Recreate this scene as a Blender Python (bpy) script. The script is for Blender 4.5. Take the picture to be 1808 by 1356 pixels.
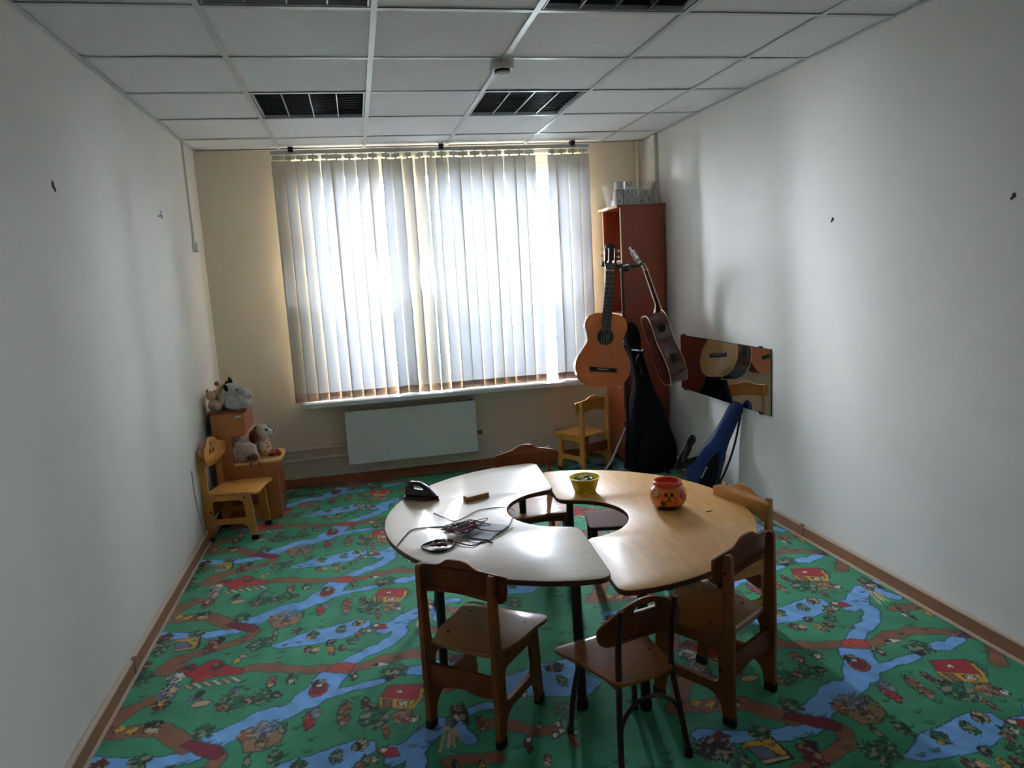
import bpy, bmesh, math, random
import numpy as np
from mathutils import Vector, Matrix, Euler

for o in list(bpy.data.objects):
    bpy.data.objects.remove(o, do_unlink=True)
scene = bpy.context.scene
COL = scene.collection

# ------------------------------------------------------------------ room measures (metres)
XL, XR = -1.027, 2.302        # side walls
YB, YF = 5.647, -2.00         # window wall, wall behind the camera
ZC = 2.493                    # ceiling
# window opening
WX0, WX1, WZ0, WZ1 = -0.375, 1.80, 0.665, 2.43

# ------------------------------------------------------------------ camera
cam_data = bpy.data.cameras.new('camera')
cam = bpy.data.objects.new('camera', cam_data)
COL.objects.link(cam)
yaw, pitch, roll, fpx = 0.2012, -0.1503, -0.0578, 1294.22
f_ = Vector((math.sin(yaw)*math.cos(pitch), math.cos(yaw)*math.cos(pitch), math.sin(pitch)))
r0 = Vector((math.cos(yaw), -math.sin(yaw), 0)); u0 = r0.cross(f_)
r_ = r0*math.cos(roll) + u0*math.sin(roll)
u_ = u0*math.cos(roll) - r0*math.sin(roll)
cam.matrix_world = Matrix(((r_.x, u_.x, -f_.x, 0), (r_.y, u_.y, -f_.y, 0), (r_.z, u_.z, -f_.z, 1.53), (0, 0, 0, 1)))
cam_data.sensor_fit = 'HORIZONTAL'; cam_data.sensor_width = 36.0
cam_data.lens = 36.0*fpx/1808.0
cam_data.clip_start = 0.02
scene.camera = cam

# ------------------------------------------------------------------ overcast sky
world = bpy.data.worlds.new('overcast_sky'); scene.world = world
world.use_nodes = True
bg = world.node_tree.nodes['Background']
bg.inputs[0].default_value = (0.93, 0.94, 1.06, 1)
bg.inputs[1].default_value = 165.0
# portal: tells the renderer where daylight enters (gives off no light itself)
pl = bpy.data.lights.new('window_portal', 'AREA'); pl.shape = 'RECTANGLE'
pl.size = WX1-WX0; pl.size_y = WZ1-WZ0
pl.cycles.is_portal = True
po = bpy.data.objects.new('window_portal', pl); COL.objects.link(po)
po.location = ((WX0+WX1)/2, YB+0.235, (WZ0+WZ1)/2); po.rotation_euler = (-math.pi/2, 0, 0)

vs = scene.view_settings
vs.view_transform = 'Standard'; vs.look = 'None'; vs.gamma = 1.0; vs.exposure = 0.0
vs.use_curve_mapping = False

# ------------------------------------------------------------------ materials
def srgb(r, g, b):
    def c(v):
        v /= 255.0
        return v/12.92 if v <= .04045 else ((v+.055)/1.055)**2.4
    return (c(r), c(g), c(b), 1.0)

MATS = {}
def mat(name, col, rough=.5, spec=.5, coat=0, metal=0, noise=0, nscale=8, bump=0, bscale=60, grain=None, sheen=0, coat_rough=.1, trans=0, alpha=1, ior=None, coat_ior=None):
    if name in MATS: return MATS[name]
    m = bpy.data.materials.new(name); m.use_nodes = True
    nt = m.node_tree; b = nt.nodes['Principled BSDF']
    if len(col) == 3: col = srgb(*col)
    b.inputs['Base Color'].default_value = col
    b.inputs['Roughness'].default_value = rough
    b.inputs['Specular IOR Level'].default_value = spec
    b.inputs['Metallic'].default_value = metal
    b.inputs['Coat Weight'].default_value = coat
    b.inputs['Coat Roughness'].default_value = coat_rough
    b.inputs['Sheen Weight'].default_value = sheen
    b.inputs['Transmission Weight'].default_value = trans
    b.inputs['Alpha'].default_value = alpha
    if ior: b.inputs['IOR'].default_value = ior
    if coat_ior: b.inputs['Coat IOR'].default_value = coat_ior
    tc = nt.nodes.new('ShaderNodeTexCoord')
    if noise or grain:
        mp = nt.nodes.new('ShaderNodeMapping')
        mp.inputs['Scale'].default_value = grain or (1, 1, 1)
        nt.links.new(tc.outputs['Object'], mp.inputs[0])
        n = nt.nodes.new('ShaderNodeTexNoise')
        n.inputs['Scale'].default_value = nscale; n.inputs['Detail'].default_value = 4
        nt.links.new(mp.outputs[0], n.inputs['Vector'])
        mr = nt.nodes.new('ShaderNodeMapRange')
        mr.inputs[1].default_value = .3; mr.inputs[2].default_value = .7
        mr.inputs[3].default_value = 1-(noise or .15); mr.inputs[4].default_value = 1+(noise or .15)*.6
        nt.links.new(n.outputs['Fac'], mr.inputs[0])
        hs = nt.nodes.new('ShaderNodeMix'); hs.data_type = 'RGBA'; hs.blend_type = 'MULTIPLY'
        hs.inputs[0].default_value = 1.0
        hs.inputs[6].default_value = col
        nt.links.new(mr.outputs[0], hs.inputs[7])
        nt.links.new(hs.outputs[2], b.inputs['Base Color'])
    if bump:
        n2 = nt.nodes.new('ShaderNodeTexNoise'); n2.inputs['Scale'].default_value = bscale; n2.inputs['Detail'].default_value = 3
        nt.links.new(tc.outputs['Object'], n2.inputs['Vector'])
        bp = nt.nodes.new('ShaderNodeBump'); bp.inputs['Strength'].default_value = bump; bp.inputs['Distance'].default_value = .004
        nt.links.new(n2.outputs['Fac'], bp.inputs['Height']); nt.links.new(bp.outputs[0], b.inputs['Normal'])
    MATS[name] = m
    return m

mat('wall_paint', (240, 236, 229), .65, .25, noise=.03, nscale=3, bump=.10, bscale=90)
mat('wall_paint_back', (242, 226, 202), .6, .25, noise=.03, nscale=3, bump=.10, bscale=90)
mat('ceiling_panel', (246, 244, 244), .8, .2, noise=.04, nscale=40, bump=.25, bscale=220)
mat('grid_paint', (214, 216, 216), .32, .5)
mat('slab', (90, 90, 90), .9)
mat('white_plastic', (236, 236, 232), .35)
mat('cream_plastic', (218, 212, 196), .4)
mat('pvc', (240, 242, 245), .3)
mat('skirting', (150, 104, 74), .45, noise=.12, nscale=6, grain=(14, 1, 14))
mat('skirting_edge', (214, 196, 176), .5)
mat('skirting_back', (140, 84, 50), .5, noise=.12, nscale=6, grain=(1, 14, 14))
mat('rail_grey', (196, 196, 190), .4)
mat('louvre', (150, 152, 155), .35, metal=.6)
mat('louvre_dark', (62, 63, 66), .4, metal=.4)
mat('lamp_pan', (48, 48, 50), .6)
mat('radiator', (240, 242, 234), .35, noise=.02)
mat('pipe_paint', (212, 200, 176), .4)
mat('brass', (150, 110, 70), .35, metal=.8)
mat('ply_seat', (158, 96, 42), .5, .3, coat=.7, coat_ior=1.6, noise=.14, nscale=5, grain=(3, 18, 3), coat_rough=.15)
mat('ply', (144, 84, 36), .55, .25, coat=.12, noise=.14, nscale=5, grain=(3, 18, 3), coat_rough=.13)  # shaded copy of the chair plywood, darkened for the backlit near chairs
mat('ply_lit', (206, 144, 66), .5, .35, coat=.5, noise=.14, nscale=5, grain=(3, 18, 3), coat_rough=.15)  # lit copy of the same plywood, window light painted into its tone
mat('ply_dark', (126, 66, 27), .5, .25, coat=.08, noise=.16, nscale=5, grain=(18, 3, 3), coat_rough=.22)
mat('ply_edge', (128, 78, 44), .6, noise=.2, nscale=30)
mat('table_top', (232, 213, 190), .5, .35, coat=.9, noise=.08, nscale=4, grain=(2, 9, 2), coat_rough=.2, coat_ior=1.62)  # laminate whitened, window sheen painted into its base colour
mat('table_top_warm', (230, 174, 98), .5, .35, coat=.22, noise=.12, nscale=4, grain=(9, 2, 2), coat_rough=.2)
mat('table_edge', (92, 50, 30), .45, noise=.2, nscale=20)
mat('black_paint', (20, 21, 24), .4)
mat('black_rubber', (16, 16, 17), .7)
mat('screw', (40, 32, 26), .4, metal=.6)
mat('maroon_tube', (62, 20, 30), .35, coat=.3)
mat('cherry', (128, 54, 30), .45, .4, coat=.15, noise=.12, nscale=4, grain=(12, 12, 1.5))
mat('cherry_in', (120, 40, 24), .5)
mat('stool_wood', (84, 40, 26), .75, .2)
mat('cherry_edge', (222, 190, 160), .5)
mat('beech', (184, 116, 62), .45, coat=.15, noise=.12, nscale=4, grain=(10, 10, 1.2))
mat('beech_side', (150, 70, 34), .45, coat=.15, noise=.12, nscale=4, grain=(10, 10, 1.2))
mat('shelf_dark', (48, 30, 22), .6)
mat('shelf_top', (216, 166, 106), .4, coat=.2, noise=.1, nscale=5, grain=(3, 10, 3))
mat('chrome', (220, 220, 220), .18, metal=1)
mat('steel', (170, 172, 176), .3, metal=1)
mat('gtop_cedar', (214, 118, 62), .28, coat=.6, noise=.08, nscale=6, grain=(22, 2, 2), coat_rough=.1)
mat('gtop_spruce', (222, 170, 98), .28, coat=.6, noise=.06, nscale=6, grain=(22, 2, 2), coat_rough=.08)
mat('gside', (76, 30, 20), .22, coat=.8, noise=.2, nscale=6, grain=(3, 3, 14), coat_rough=.06)
mat('gside_red', (104, 44, 26), .25, coat=.7, noise=.2, nscale=6, grain=(3, 3, 14), coat_rough=.07)
mat('binding', (226, 206, 176), .35)
mat('fretboard', (30, 24, 24), .4)
mat('rosewood', (40, 24, 18), .4)
mat('neck_wood', (110, 48, 28), .3, coat=.4)
mat('hole_dark', (8, 7, 6), .9)
mat('string', (190, 186, 176), .3, metal=.7)
mat('bag_black', (11, 12, 20), .65, .2, bump=.2, bscale=300)
mat('bag_blue', (24, 48, 112), .6, .4, bump=.25, bscale=300, sheen=.2)
mat('print_white', (215, 215, 215), .6)
mat('strap', (14, 14, 16), .7)
mat('mirror', (235, 238, 238), .015, metal=1)
mat('mirror_edge', (60, 70, 66), .2)
mat('fur_white', (214, 210, 200), .95, .1, noise=.15, nscale=40, bump=.9, bscale=140, sheen=.4)
mat('fur_grey', (196, 196, 192), .95, .1, noise=.15, nscale=40, bump=.9, bscale=140, sheen=.4)
mat('fur_tan', (186, 156, 112), .95, .1, noise=.2, nscale=40, bump=.9, bscale=140, sheen=.4)
mat('fur_cream', (214, 186, 146), .95, .1, noise=.15, nscale=40, bump=.9, bscale=140, sheen=.4)
mat('fur_brown', (122, 62, 34), .95, .1, noise=.2, nscale=40, bump=.9, bscale=140, sheen=.4)
mat('fur_black', (26, 22, 24), .95, .1, bump=.9, bscale=140, sheen=.3)
mat('fur_pink', (214, 190, 184), .95, .1, noise=.15, nscale=40, bump=.9, bscale=140, sheen=.4)
mat('eye_black', (10, 10, 14), .1, coat=1)
mat('eye_blue', (40, 60, 110), .1, coat=1)
mat('felt_red', (150, 40, 40), .9)
mat('bowl_yellow', (240, 214, 40), .25, .5, coat=.4, trans=.4)
mat('chip_green', (30, 110, 60), .3); mat('chip_black', (20, 22, 26), .3); mat('chip_white', (230, 232, 230), .3)
mat('chip_teal', (50, 140, 130), .3); mat('chip_red', (190, 50, 36), .3); mat('chip_yellow', (220, 190, 40), .3)
mat('pot_orange', (232, 128, 34), .25, coat=.6, noise=.05)
mat('pot_red', (214, 62, 44), .25, coat=.6)
mat('pot_dark', (96, 28, 20), .3, coat=.4)
mat('pot_green', (60, 80, 36), .3); mat('pot_yellow', (240, 170, 40), .3); mat('pot_pink', (214, 70, 60), .3); mat('pot_black', (30, 14, 10), .3)
mat('iron_body', (44, 14, 22), .25, .4, coat=.3, coat_rough=.05)
mat('iron_base', (150, 128, 96), .25, metal=.7)
mat('cord_black', (18, 16, 18), .5); mat('cord_red', (120, 24, 46), .5); mat('cord_brown', (110, 74, 40), .5)
mat('board_grey', (150, 152, 158), .5, noise=.1, nscale=200)
mat('box_wood', (168, 104, 52), .4, coat=.3, noise=.15, nscale=6, grain=(12, 2, 2)); mat('box_lid_sheen', (226, 212, 190), .25, coat=.5)  # lid is whitened: its sheen is painted into the colour
mat('cube_white', (232, 230, 222), .5); mat('ink', (38, 36, 34), .6); mat('ink_green', (52, 86, 76), .6); mat('ink_brown', (110, 66, 40), .6)
mat('slat_weight', (190, 160, 134), .6, noise=.15, nscale=60)
mat('detector', (206, 202, 188), .45)
mat('hole_grey', (70, 68, 64), .9)
mat('bark', (86, 70, 56), .9, noise=.3, nscale=12)
mat('added_door_wood', (92, 52, 32), .5, noise=.15, nscale=4, grain=(12, 12, 1))
mat('pale_concrete', (196, 194, 188), .9, noise=.15, nscale=3)  # concrete ground outside, lightened to bounce daylight up to the ceiling

# cloudy plastic of the tub
def tub_mat():
    m = bpy.data.materials.new('cloudy_plastic'); m.use_nodes = True; nt = m.node_tree
    b = nt.nodes['Principled BSDF']; b.inputs['Base Color'].default_value = srgb(238, 240, 242); b.inputs['Roughness'].default_value = .25
    t = nt.nodes.new('ShaderNodeBsdfTransparent'); mx = nt.nodes.new('ShaderNodeMixShader'); mx.inputs[0].default_value = .10
    nt.links.new(t.outputs[0], mx.inputs[1]); nt.links.new(b.outputs[0], mx.inputs[2])
    nt.links.new(mx.outputs[0], nt.nodes['Material Output'].inputs[0]); MATS['cloudy_plastic'] = m
tub_mat()
def glass_mat():
    m = bpy.data.materials.new('window_glass'); m.use_nodes = True; nt = m.node_tree
    nt.nodes.remove(nt.nodes['Principled BSDF'])
    t = nt.nodes.new('ShaderNodeBsdfTransparent'); t.inputs[0].default_value = (.93, .97, .97, 1)
    g = nt.nodes.new('ShaderNodeBsdfGlossy'); g.inputs[1].default_value = .02
    fr = nt.nodes.new('ShaderNodeFresnel'); fr.inputs[0].default_value = 1.45
    mx = nt.nodes.new('ShaderNodeMixShader')
    nt.links.new(fr.outputs[0], mx.inputs[0]); nt.links.new(t.outputs[0], mx.inputs[1]); nt.links.new(g.outputs[0], mx.inputs[2])
    nt.links.new(mx.outputs[0], nt.nodes['Material Output'].inputs[0]); MATS['window_glass'] = m
glass_mat()
def slat_mat():
    m = bpy.data.materials.new('slat_fabric'); m.use_nodes = True; nt = m.node_tree
    nt.nodes.remove(nt.nodes['Principled BSDF'])
    d = nt.nodes.new('ShaderNodeBsdfDiffuse'); d.inputs[0].default_value = srgb(246, 228, 198)
    t = nt.nodes.new('ShaderNodeBsdfTranslucent'); t.inputs[0].default_value = srgb(220, 230, 244)
    mx = nt.nodes.new('ShaderNodeMixShader'); mx.inputs[0].default_value = .30
    tc = nt.nodes.new('ShaderNodeTexCoord'); wv = nt.nodes.new('ShaderNodeTexNoise'); wv.inputs['Scale'].default_value = 220
    bp = nt.nodes.new('ShaderNodeBump'); bp.inputs['Strength'].default_value = .15; bp.inputs['Distance'].default_value = .001
    nt.links.new(tc.outputs['Object'], wv.inputs['Vector']); nt.links.new(wv.outputs['Fac'], bp.inputs['Height']); nt.links.new(bp.outputs[0], d.inputs['Normal'])
    nt.links.new(d.outputs[0], mx.inputs[1]); nt.links.new(t.outputs[0], mx.inputs[2])
    nt.links.new(mx.outputs[0], nt.nodes['Material Output'].inputs[0]); MATS['slat_fabric'] = m
slat_mat()
def leaf_mat():
    m = bpy.data.materials.new('leaf'); m.use_nodes = True; nt = m.node_tree
    nt.nodes.remove(nt.nodes['Principled BSDF'])
    d = nt.nodes.new('ShaderNodeBsdfDiffuse'); d.inputs[0].default_value = srgb(86, 108, 104)
    t = nt.nodes.new('ShaderNodeBsdfTranslucent'); t.inputs[0].default_value = srgb(96, 118, 108)
    mx = nt.nodes.new('ShaderNodeMixShader'); mx.inputs[0].default_value = .4
    nt.links.new(d.outputs[0], mx.inputs[1]); nt.links.new(t.outputs[0], mx.inputs[2])
    nt.links.new(mx.outputs[0], nt.nodes['Material Output'].inputs[0]); MATS['leaf'] = m
leaf_mat()
def carpet_mat():
    m = bpy.data.materials.new('carpet_print'); m.use_nodes = True; nt = m.node_tree; b = nt.nodes['Principled BSDF']
    at = nt.nodes.new('ShaderNodeAttribute'); at.attribute_name = 'print'
    tc = nt.nodes.new('ShaderNodeTexCoord')
    n = nt.nodes.new('ShaderNodeTexNoise'); n.inputs['Scale'].default_value = 9; n.inputs['Detail'].default_value = 5
    nt.links.new(tc.outputs['Object'], n.inputs['Vector'])
    mr = nt.nodes.new('ShaderNodeMapRange'); mr.inputs[1].default_value = .3; mr.inputs[2].default_value = .7; mr.inputs[3].default_value = .82; mr.inputs[4].default_value = 1.14
    nt.links.new(n.outputs['Fac'], mr.inputs[0])
    mx = nt.nodes.new('ShaderNodeMix'); mx.data_type = 'RGBA'; mx.blend_type = 'MULTIPLY'; mx.inputs[0].default_value = 1
    nt.links.new(at.outputs['Color'], mx.inputs[6]); nt.links.new(mr.outputs[0], mx.inputs[7])
    nt.links.new(mx.outputs[2], b.inputs['Base Color'])
    b.inputs['Roughness'].default_value = .8; b.inputs['Specular IOR Level'].default_value = .25; b.inputs['Sheen Weight'].default_value = .15
    n2 = nt.nodes.new('ShaderNodeTexNoise'); n2.inputs['Scale'].default_value = 350
    nt.links.new(tc.outputs['Object'], n2.inputs['Vector'])
    bp = nt.nodes.new('ShaderNodeBump'); bp.inputs['Strength'].default_value = .35; bp.inputs['Distance'].default_value = .003
    nt.links.new(n2.outputs['Fac'], bp.inputs['Height']); nt.links.new(bp.outputs[0], b.inputs['Normal'])
    MATS['carpet_print'] = m
carpet_mat()
def dress_mat():
    m = mat('dress', (222, 190, 150), .8); nt = m.node_tree; b = nt.nodes['Principled BSDF']
    tc = nt.nodes.new('ShaderNodeTexCoord'); v = nt.nodes.new('ShaderNodeTexVoronoi'); v.inputs['Scale'].default_value = 60
    nt.links.new(tc.outputs['Object'], v.inputs['Vector'])
    r = nt.nodes.new('ShaderNodeValToRGB'); r.color_ramp.elements[0].color = srgb(176, 70, 50); r.color_ramp.elements[0].position = .25
    r.color_ramp.elements[1].color = srgb(226, 200, 160); r.color_ramp.elements[1].position = .4
    nt.links.new(v.outputs['Distance'], r.inputs[0]); nt.links.new(r.outputs[0], b.inputs['Base Color'])
dress_mat()

# ------------------------------------------------------------------ object helpers
def finish(o, m, parent):
    if m is not None and o.type == 'MESH' and not o.data.materials:
        o.data.materials.append(MATS[m])
    if parent is not None: o.parent = parent
    return o
def tag(o, label=None, cat=None, group=None, kind=None):
    if label: o['label'] = label
    if cat: o['category'] = cat
    if group: o['group'] = group
    if kind: o['kind'] = kind
    return o
def thing(name, label, cat, loc=(0, 0, 0), rotz=0, group=None, kind=None):
    o = bpy.data.objects.new(name, None); COL.objects.link(o)
    o.location = loc; o.rotation_euler = (0, 0, rotz); o.empty_display_size = .1
    return tag(o, label, cat, group, kind)
def obj(name, me, m, parent=None, smooth=False, loc=None, rot=None):
    if isinstance(me, bmesh.types.BMesh):
        bm = me; me = bpy.data.meshes.new(name)
        bmesh.ops.recalc_face_normals(bm, faces=bm.faces[:]); bm.to_mesh(me); bm.free()
    if smooth:
        me.polygons.foreach_set('use_smooth', [True]*len(me.polygons))
        if smooth != 'all':
            try: me.set_sharp_from_angle(angle=math.radians(40))
            except Exception: pass
    o = bpy.data.objects.new(name, me); COL.objects.link(o)
    if loc is not None: o.location = loc
    if rot is not None: o.rotation_euler = rot
    return finish(o, m, parent)
def copy_tree(o, parent=None):
    c = o.copy(); COL.objects.link(c)
    if parent is not None: c.parent = parent
    for ch in list(o.children): copy_tree(ch, c)
    return c
def struct(o): o['kind'] = 'structure'; return o

def BM(): return bmesh.new()
def box(bm, x0, x1, y0, y1, z0, z1, bevel=0):
    vs_ = [bm.verts.new(p) for p in ((x0,y0,z0),(x1,y0,z0),(x1,y1,z0),(x0,y1,z0),(x0,y0,z1),(x1,y0,z1),(x1,y1,z1),(x0,y1,z1))]
    fs = [bm.faces.new([vs_[i] for i in q]) for q in ((0,3,2,1),(4,5,6,7),(0,1,5,4),(1,2,6,5),(2,3,7,6),(3,0,4,7))]
    if bevel:
        es = list({e for f in fs for e in f.edges})
        bmesh.ops.bevel(bm, geom=es, offset=bevel, segments=2, affect='EDGES', profile=.6)
    return bm
def boxm(x0, x1, y0, y1, z0, z1, bevel=0): return box(BM(), x0, x1, y0, y1, z0, z1, bevel)
def cyl(bm, p0, p1, r0_, r1_=None, n=12):
    return tube(bm, [p0, p1], [r0_, r1_ if r1_ is not None else r0_], n)
def tube(bm, pts, rad, n=8, closed=False):
    pts = [Vector(p) for p in pts]
    if not isinstance(rad, (list, tuple)): rad = [rad]*len(pts)
    up = None; rings = []; N = len(pts)
    for i, p in enumerate(pts):
        if closed: t = pts[(i+1) % N]-pts[i-1]
        else: t = pts[min(i+1, N-1)]-pts[max(i-1, 0)]
        t.normalize()
        if up is None:
            a = Vector((0, 0, 1)) if abs(t.z) < .9 else Vector((1, 0, 0))
            up = t.cross(a).normalized()
        up = (up-t*up.dot(t)).normalized(); w = t.cross(up)
        rings.append([bm.verts.new(p+(up*math.cos(a)+w*math.sin(a))*rad[i]) for a in [2*math.pi*k/n for k in range(n)]])
    for i in range(N if closed else N-1):
        A, B = rings[i], rings[(i+1) % N]
        for k in range(n): bm.faces.new((A[k], A[(k+1) % n], B[(k+1) % n], B[k]))
    if not closed:
        bm.faces.new(rings[0][::-1]); bm.faces.new(rings[-1])
    return bm
def lathe(bm, prof, n=32, c=(0, 0, 0), closed=False):
    rings = []
    for r, z in prof:
        if r < 1e-6: rings.append([bm.verts.new((c[0], c[1], c[2]+z))])
        else: rings.append([bm.verts.new((c[0]+r*math.cos(2*math.pi*k/n), c[1]+r*math.sin(2*math.pi*k/n), c[2]+z)) for k in range(n)])
    for i in range(len(rings)-1):
        A, B = rings[i], rings[i+1]
        for k in range(n):
            k2 = (k+1) % n
            if len(A) == 1 and len(B) == 1: continue
            if len(A) == 1: bm.faces.new((A[0], B[k2], B[k]))
            elif len(B) == 1: bm.faces.new((A[k], A[k2], B[0]))
            else: bm.faces.new((A[k], A[k2], B[k2], B[k]))
    return bm
def ell(bm, c, r, rot=(0, 0, 0), u=16, v=10):
    M = Matrix.Translation(c) @ Euler(rot).to_matrix().to_4x4() @ Matrix.Diagonal((r[0], r[1], r[2], 1))
    bmesh.ops.create_uvsphere(bm, u_segments=u, v_segments=v, radius=1, matrix=M)
    return bm
def smooth_pts(pts, closed=True, sub=6):
    P = [Vector(p) if len(p) == 3 else Vector((p[0], p[1], 0)) for p in pts]; N = len(P); out = []
    rng = range(N) if closed else range(N-1)
    for i in rng:
        if closed: a, b, c, d = P[i-1], P[i], P[(i+1) % N], P[(i+2) % N]
        else: a, b, c, d = P[max(i-1, 0)], P[i], P[i+1], P[min(i+2, N-1)]
        for k in range(sub):
            t = k/sub
            out.append(.5*((2*b)+(c-a)*t+(2*a-5*b+4*c-d)*t*t+(3*b-a-3*c+d)*t**3))
    if not closed: out.append(P[-1])
    return out
def round_poly(pts, rad, seg=5):
    """round the corners of a 2D polygon; rad a number or one per corner"""
    N = len(pts); out = []
    if not isinstance(rad, (list, tuple)): rad = [rad]*N
    for i in range(N):
        p = Vector(pts[i][:2]); a = Vector(pts[i-1][:2])-p; b = Vector(pts[(i+1) % N][:2])-p
        r = rad[i]
        if r <= 0: out.append((p.x, p.y)); continue
        la, lb = a.length, b.length; d = min(r, la*.49, lb*.49)
        pa, pb = p+a/la*d, p+b/lb*d
        for k in range(seg+1):
            t = k/seg; q = pa*(1-t)**2+p*2*t*(1-t)+pb*t*t
            out.append((q.x, q.y))
    return out
def plate(outlines, thick, bevel=0, plane='xy'):
    """closed 2D outlines (first outer, then holes), extruded to a plate centred on its plane; returns mesh"""
    cu = bpy.data.curves.new('plate', 'CURVE'); cu.dimensions = '2D'; cu.fill_mode = 'BOTH'
    cu.extrude = max(thick/2-bevel, 0); cu.bevel_depth = bevel; cu.bevel_resolution = 1; cu.offset = -bevel
    for ol in outlines:
        s = cu.splines.new('POLY'); s.points.add(len(ol)-1); s.use_cyclic_u = True
        for i, p in enumerate(ol): s.points[i].co = (p[0], p[1], 0, 1)
    o = bpy.data.objects.new('plate', cu); COL.objects.link(o)
    dg = bpy.context.evaluated_depsgraph_get()
    me = bpy.data.meshes.new_from_object(o.evaluated_get(dg)); bpy.data.objects.remove(o); bpy.data.curves.remove(cu)
    bm = bmesh.new(); bm.from_mesh(me); bmesh.ops.remove_doubles(bm, verts=bm.verts[:], dist=1e-5)
    for v in bm.verts:
        x, y, z = v.co
        if plane == 'xz': v.co = (x, -z, y)
        elif plane == 'yz': v.co = (z, x, y)
    bmesh.ops.recalc_face_normals(bm, faces=bm.faces[:]); bm.to_mesh(me); bm.free()
    me.materials.clear()
    return me
def blob(ells, voxel=.006, smooth=6):
    """soft continuous body grown from ellipsoids: (centre, radii, rotation)"""
    bm = BM()
    for e in ells: ell(bm, e[0], e[1], e[2] if len(e) > 2 else (0, 0, 0), 20, 14)
    me = bpy.data.meshes.new('blob'); bm.to_mesh(me); bm.free()
    o = bpy.data.objects.new('blob', me); COL.objects.link(o)
    r = o.modifiers.new('r', 'REMESH'); r.mode = 'VOXEL'; r.voxel_size = voxel
    s = o.modifiers.new('s', 'SMOOTH'); s.iterations = smooth; s.factor = .6
    dg = bpy.context.evaluated_depsgraph_get()
    m2 = bpy.data.meshes.new_from_object(o.evaluated_get(dg)); bpy.data.objects.remove(o); bpy.data.meshes.remove(me)
    m2.polygons.foreach_set('use_smooth', [True]*len(m2.polygons)); m2.materials.clear()
    return m2
def text_mesh(s, size, depth=.0008):
    cu = bpy.data.curves.new('t', 'FONT'); cu.body = s; cu.size = size; cu.extrude = depth/2; cu.align_x = 'CENTER'; cu.align_y = 'CENTER'
    o = bpy.data.objects.new('t', cu); COL.objects.link(o)
    dg = bpy.context.evaluated_depsgraph_get()
    me = bpy.data.meshes.new_from_object(o.evaluated_get(dg)); bpy.data.objects.remove(o); bpy.data.curves.remove(cu)
    return me
def loft(bm, secs, n=28, ex=2.6):
    """stack of superellipse sections (centre vec, half width along x, half depth along y)"""
    rings = []
    for c, w, d in secs:
        c = Vector(c); R = []
        for k in range(n):
            a = 2*math.pi*k/n; ca, sa = math.cos(a), math.sin(a)
            R.append(bm.verts.new(c+Vector((math.copysign(abs(ca)**(2/ex), ca)*w, math.copysign(abs(sa)**(2/ex), sa)*d, 0))))
        rings.append(R)
    for A, B in zip(rings, rings[1:]):
        for k in range(n): bm.faces.new((A[k], A[(k+1) % n], B[(k+1) % n], B[k]))
    bm.faces.new(rings[0][::-1]); bm.faces.new(rings[-1])
    return bm

# ================================================================== THE ROOM
T = .30
struct(obj('floor', boxm(XL-T, XR+T, YF-T, YB+.225, -.2, -.004), 'slab'))
struct(obj('wall_left', boxm(XL-T, XL, YF-T, YB+.225, -.2, 2.8), 'wall_paint'))
struct(obj('wall_right', boxm(XR, XR+T, YF-T, YB+.225, -.2, 2.8), 'wall_paint'))
struct(obj('wall_front', boxm(XL, XR, YF-T, YF, -.2, 2.8), 'wall_paint'))
bm = BM()
box(bm, XL, WX0, YB, YB+.225, -.004, 2.8); box(bm, WX1, XR, YB, YB+.225, -.004, 2.8)
box(bm, WX0, WX1, YB, YB+.225, -.004, WZ0); box(bm, WX0, WX1, YB, YB+.225, WZ1, 2.8)
struct(obj('wall_back', bm, 'wall_paint_back'))

# ---- unseen dark double door added behind the camera to cut bounce light
dr = struct(obj('added_door', boxm(-.55, 1.85, YF, YF+.05, 0, 2.12), 'added_door_wood'))
for x0, x1 in ((-.50, .63), (.67, 1.80)):
    for z0, z1 in ((.12, .95), (1.05, 2.0)): obj('added_door_panel', boxm(x0+.1, x1-.1, YF+.05, YF+.062, z0, z1, .004), 'added_door_wood', dr)
obj('added_door_handle', tube(BM(), [(.60, YF+.05, 1.0), (.60, YF+.10, 1.0), (.48, YF+.10, 1.0)], .01, 8), 'steel', dr, True)

# ---- suspended ceiling: slab above, T-bars and single panels
ceil_ = struct(obj('ceiling', boxm(XL, XR, YF, YB, 2.66, 2.8), 'slab'))
GX = [XL, -.447, .153, .753, 1.353, 1.953, XR]
GY = [YF] + [2.835+.6*r for r in range(-8, 5)] + [YB]
bar = .024
for x in GX[1:-1]:
    bm = BM(); box(bm, x-bar/2, x+bar/2, YF, YB, ZC-.001, ZC+.001); box(bm, x-.001, x+.001, YF, YB, ZC+.001, ZC+.035)
    obj('ceiling_rail', bm, 'grid_paint', ceil_)
for y in GY[1:-1]:
    for i in range(6):
        x0, x1 = GX[i]+(bar/2 if i else 0), GX[i+1]-(bar/2 if i < 5 else 0)
        obj('cross_rail', boxm(x0, x1, y-bar/2, y+bar/2, ZC-.0005, ZC+.001), 'grid_paint', ceil_)
bm = BM(); box(bm, XL, XL+.02, YF, YB, ZC-.002, ZC); obj('edge_rail', bm, 'grid_paint', ceil_)
obj('edge_rail', boxm(XR-.02, XR, YF, YB, ZC-.002, ZC), 'grid_paint', ceil_)
obj('edge_rail', boxm(XL+.02, XR-.02, YB-.02, YB, ZC-.002, ZC), 'grid_paint', ceil_)
lamps = {(1, 11), (3, 11), (1, 8), (3, 8)}      # column, row index in GX / GY
random.seed(4)
tile_cache = {}
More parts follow.
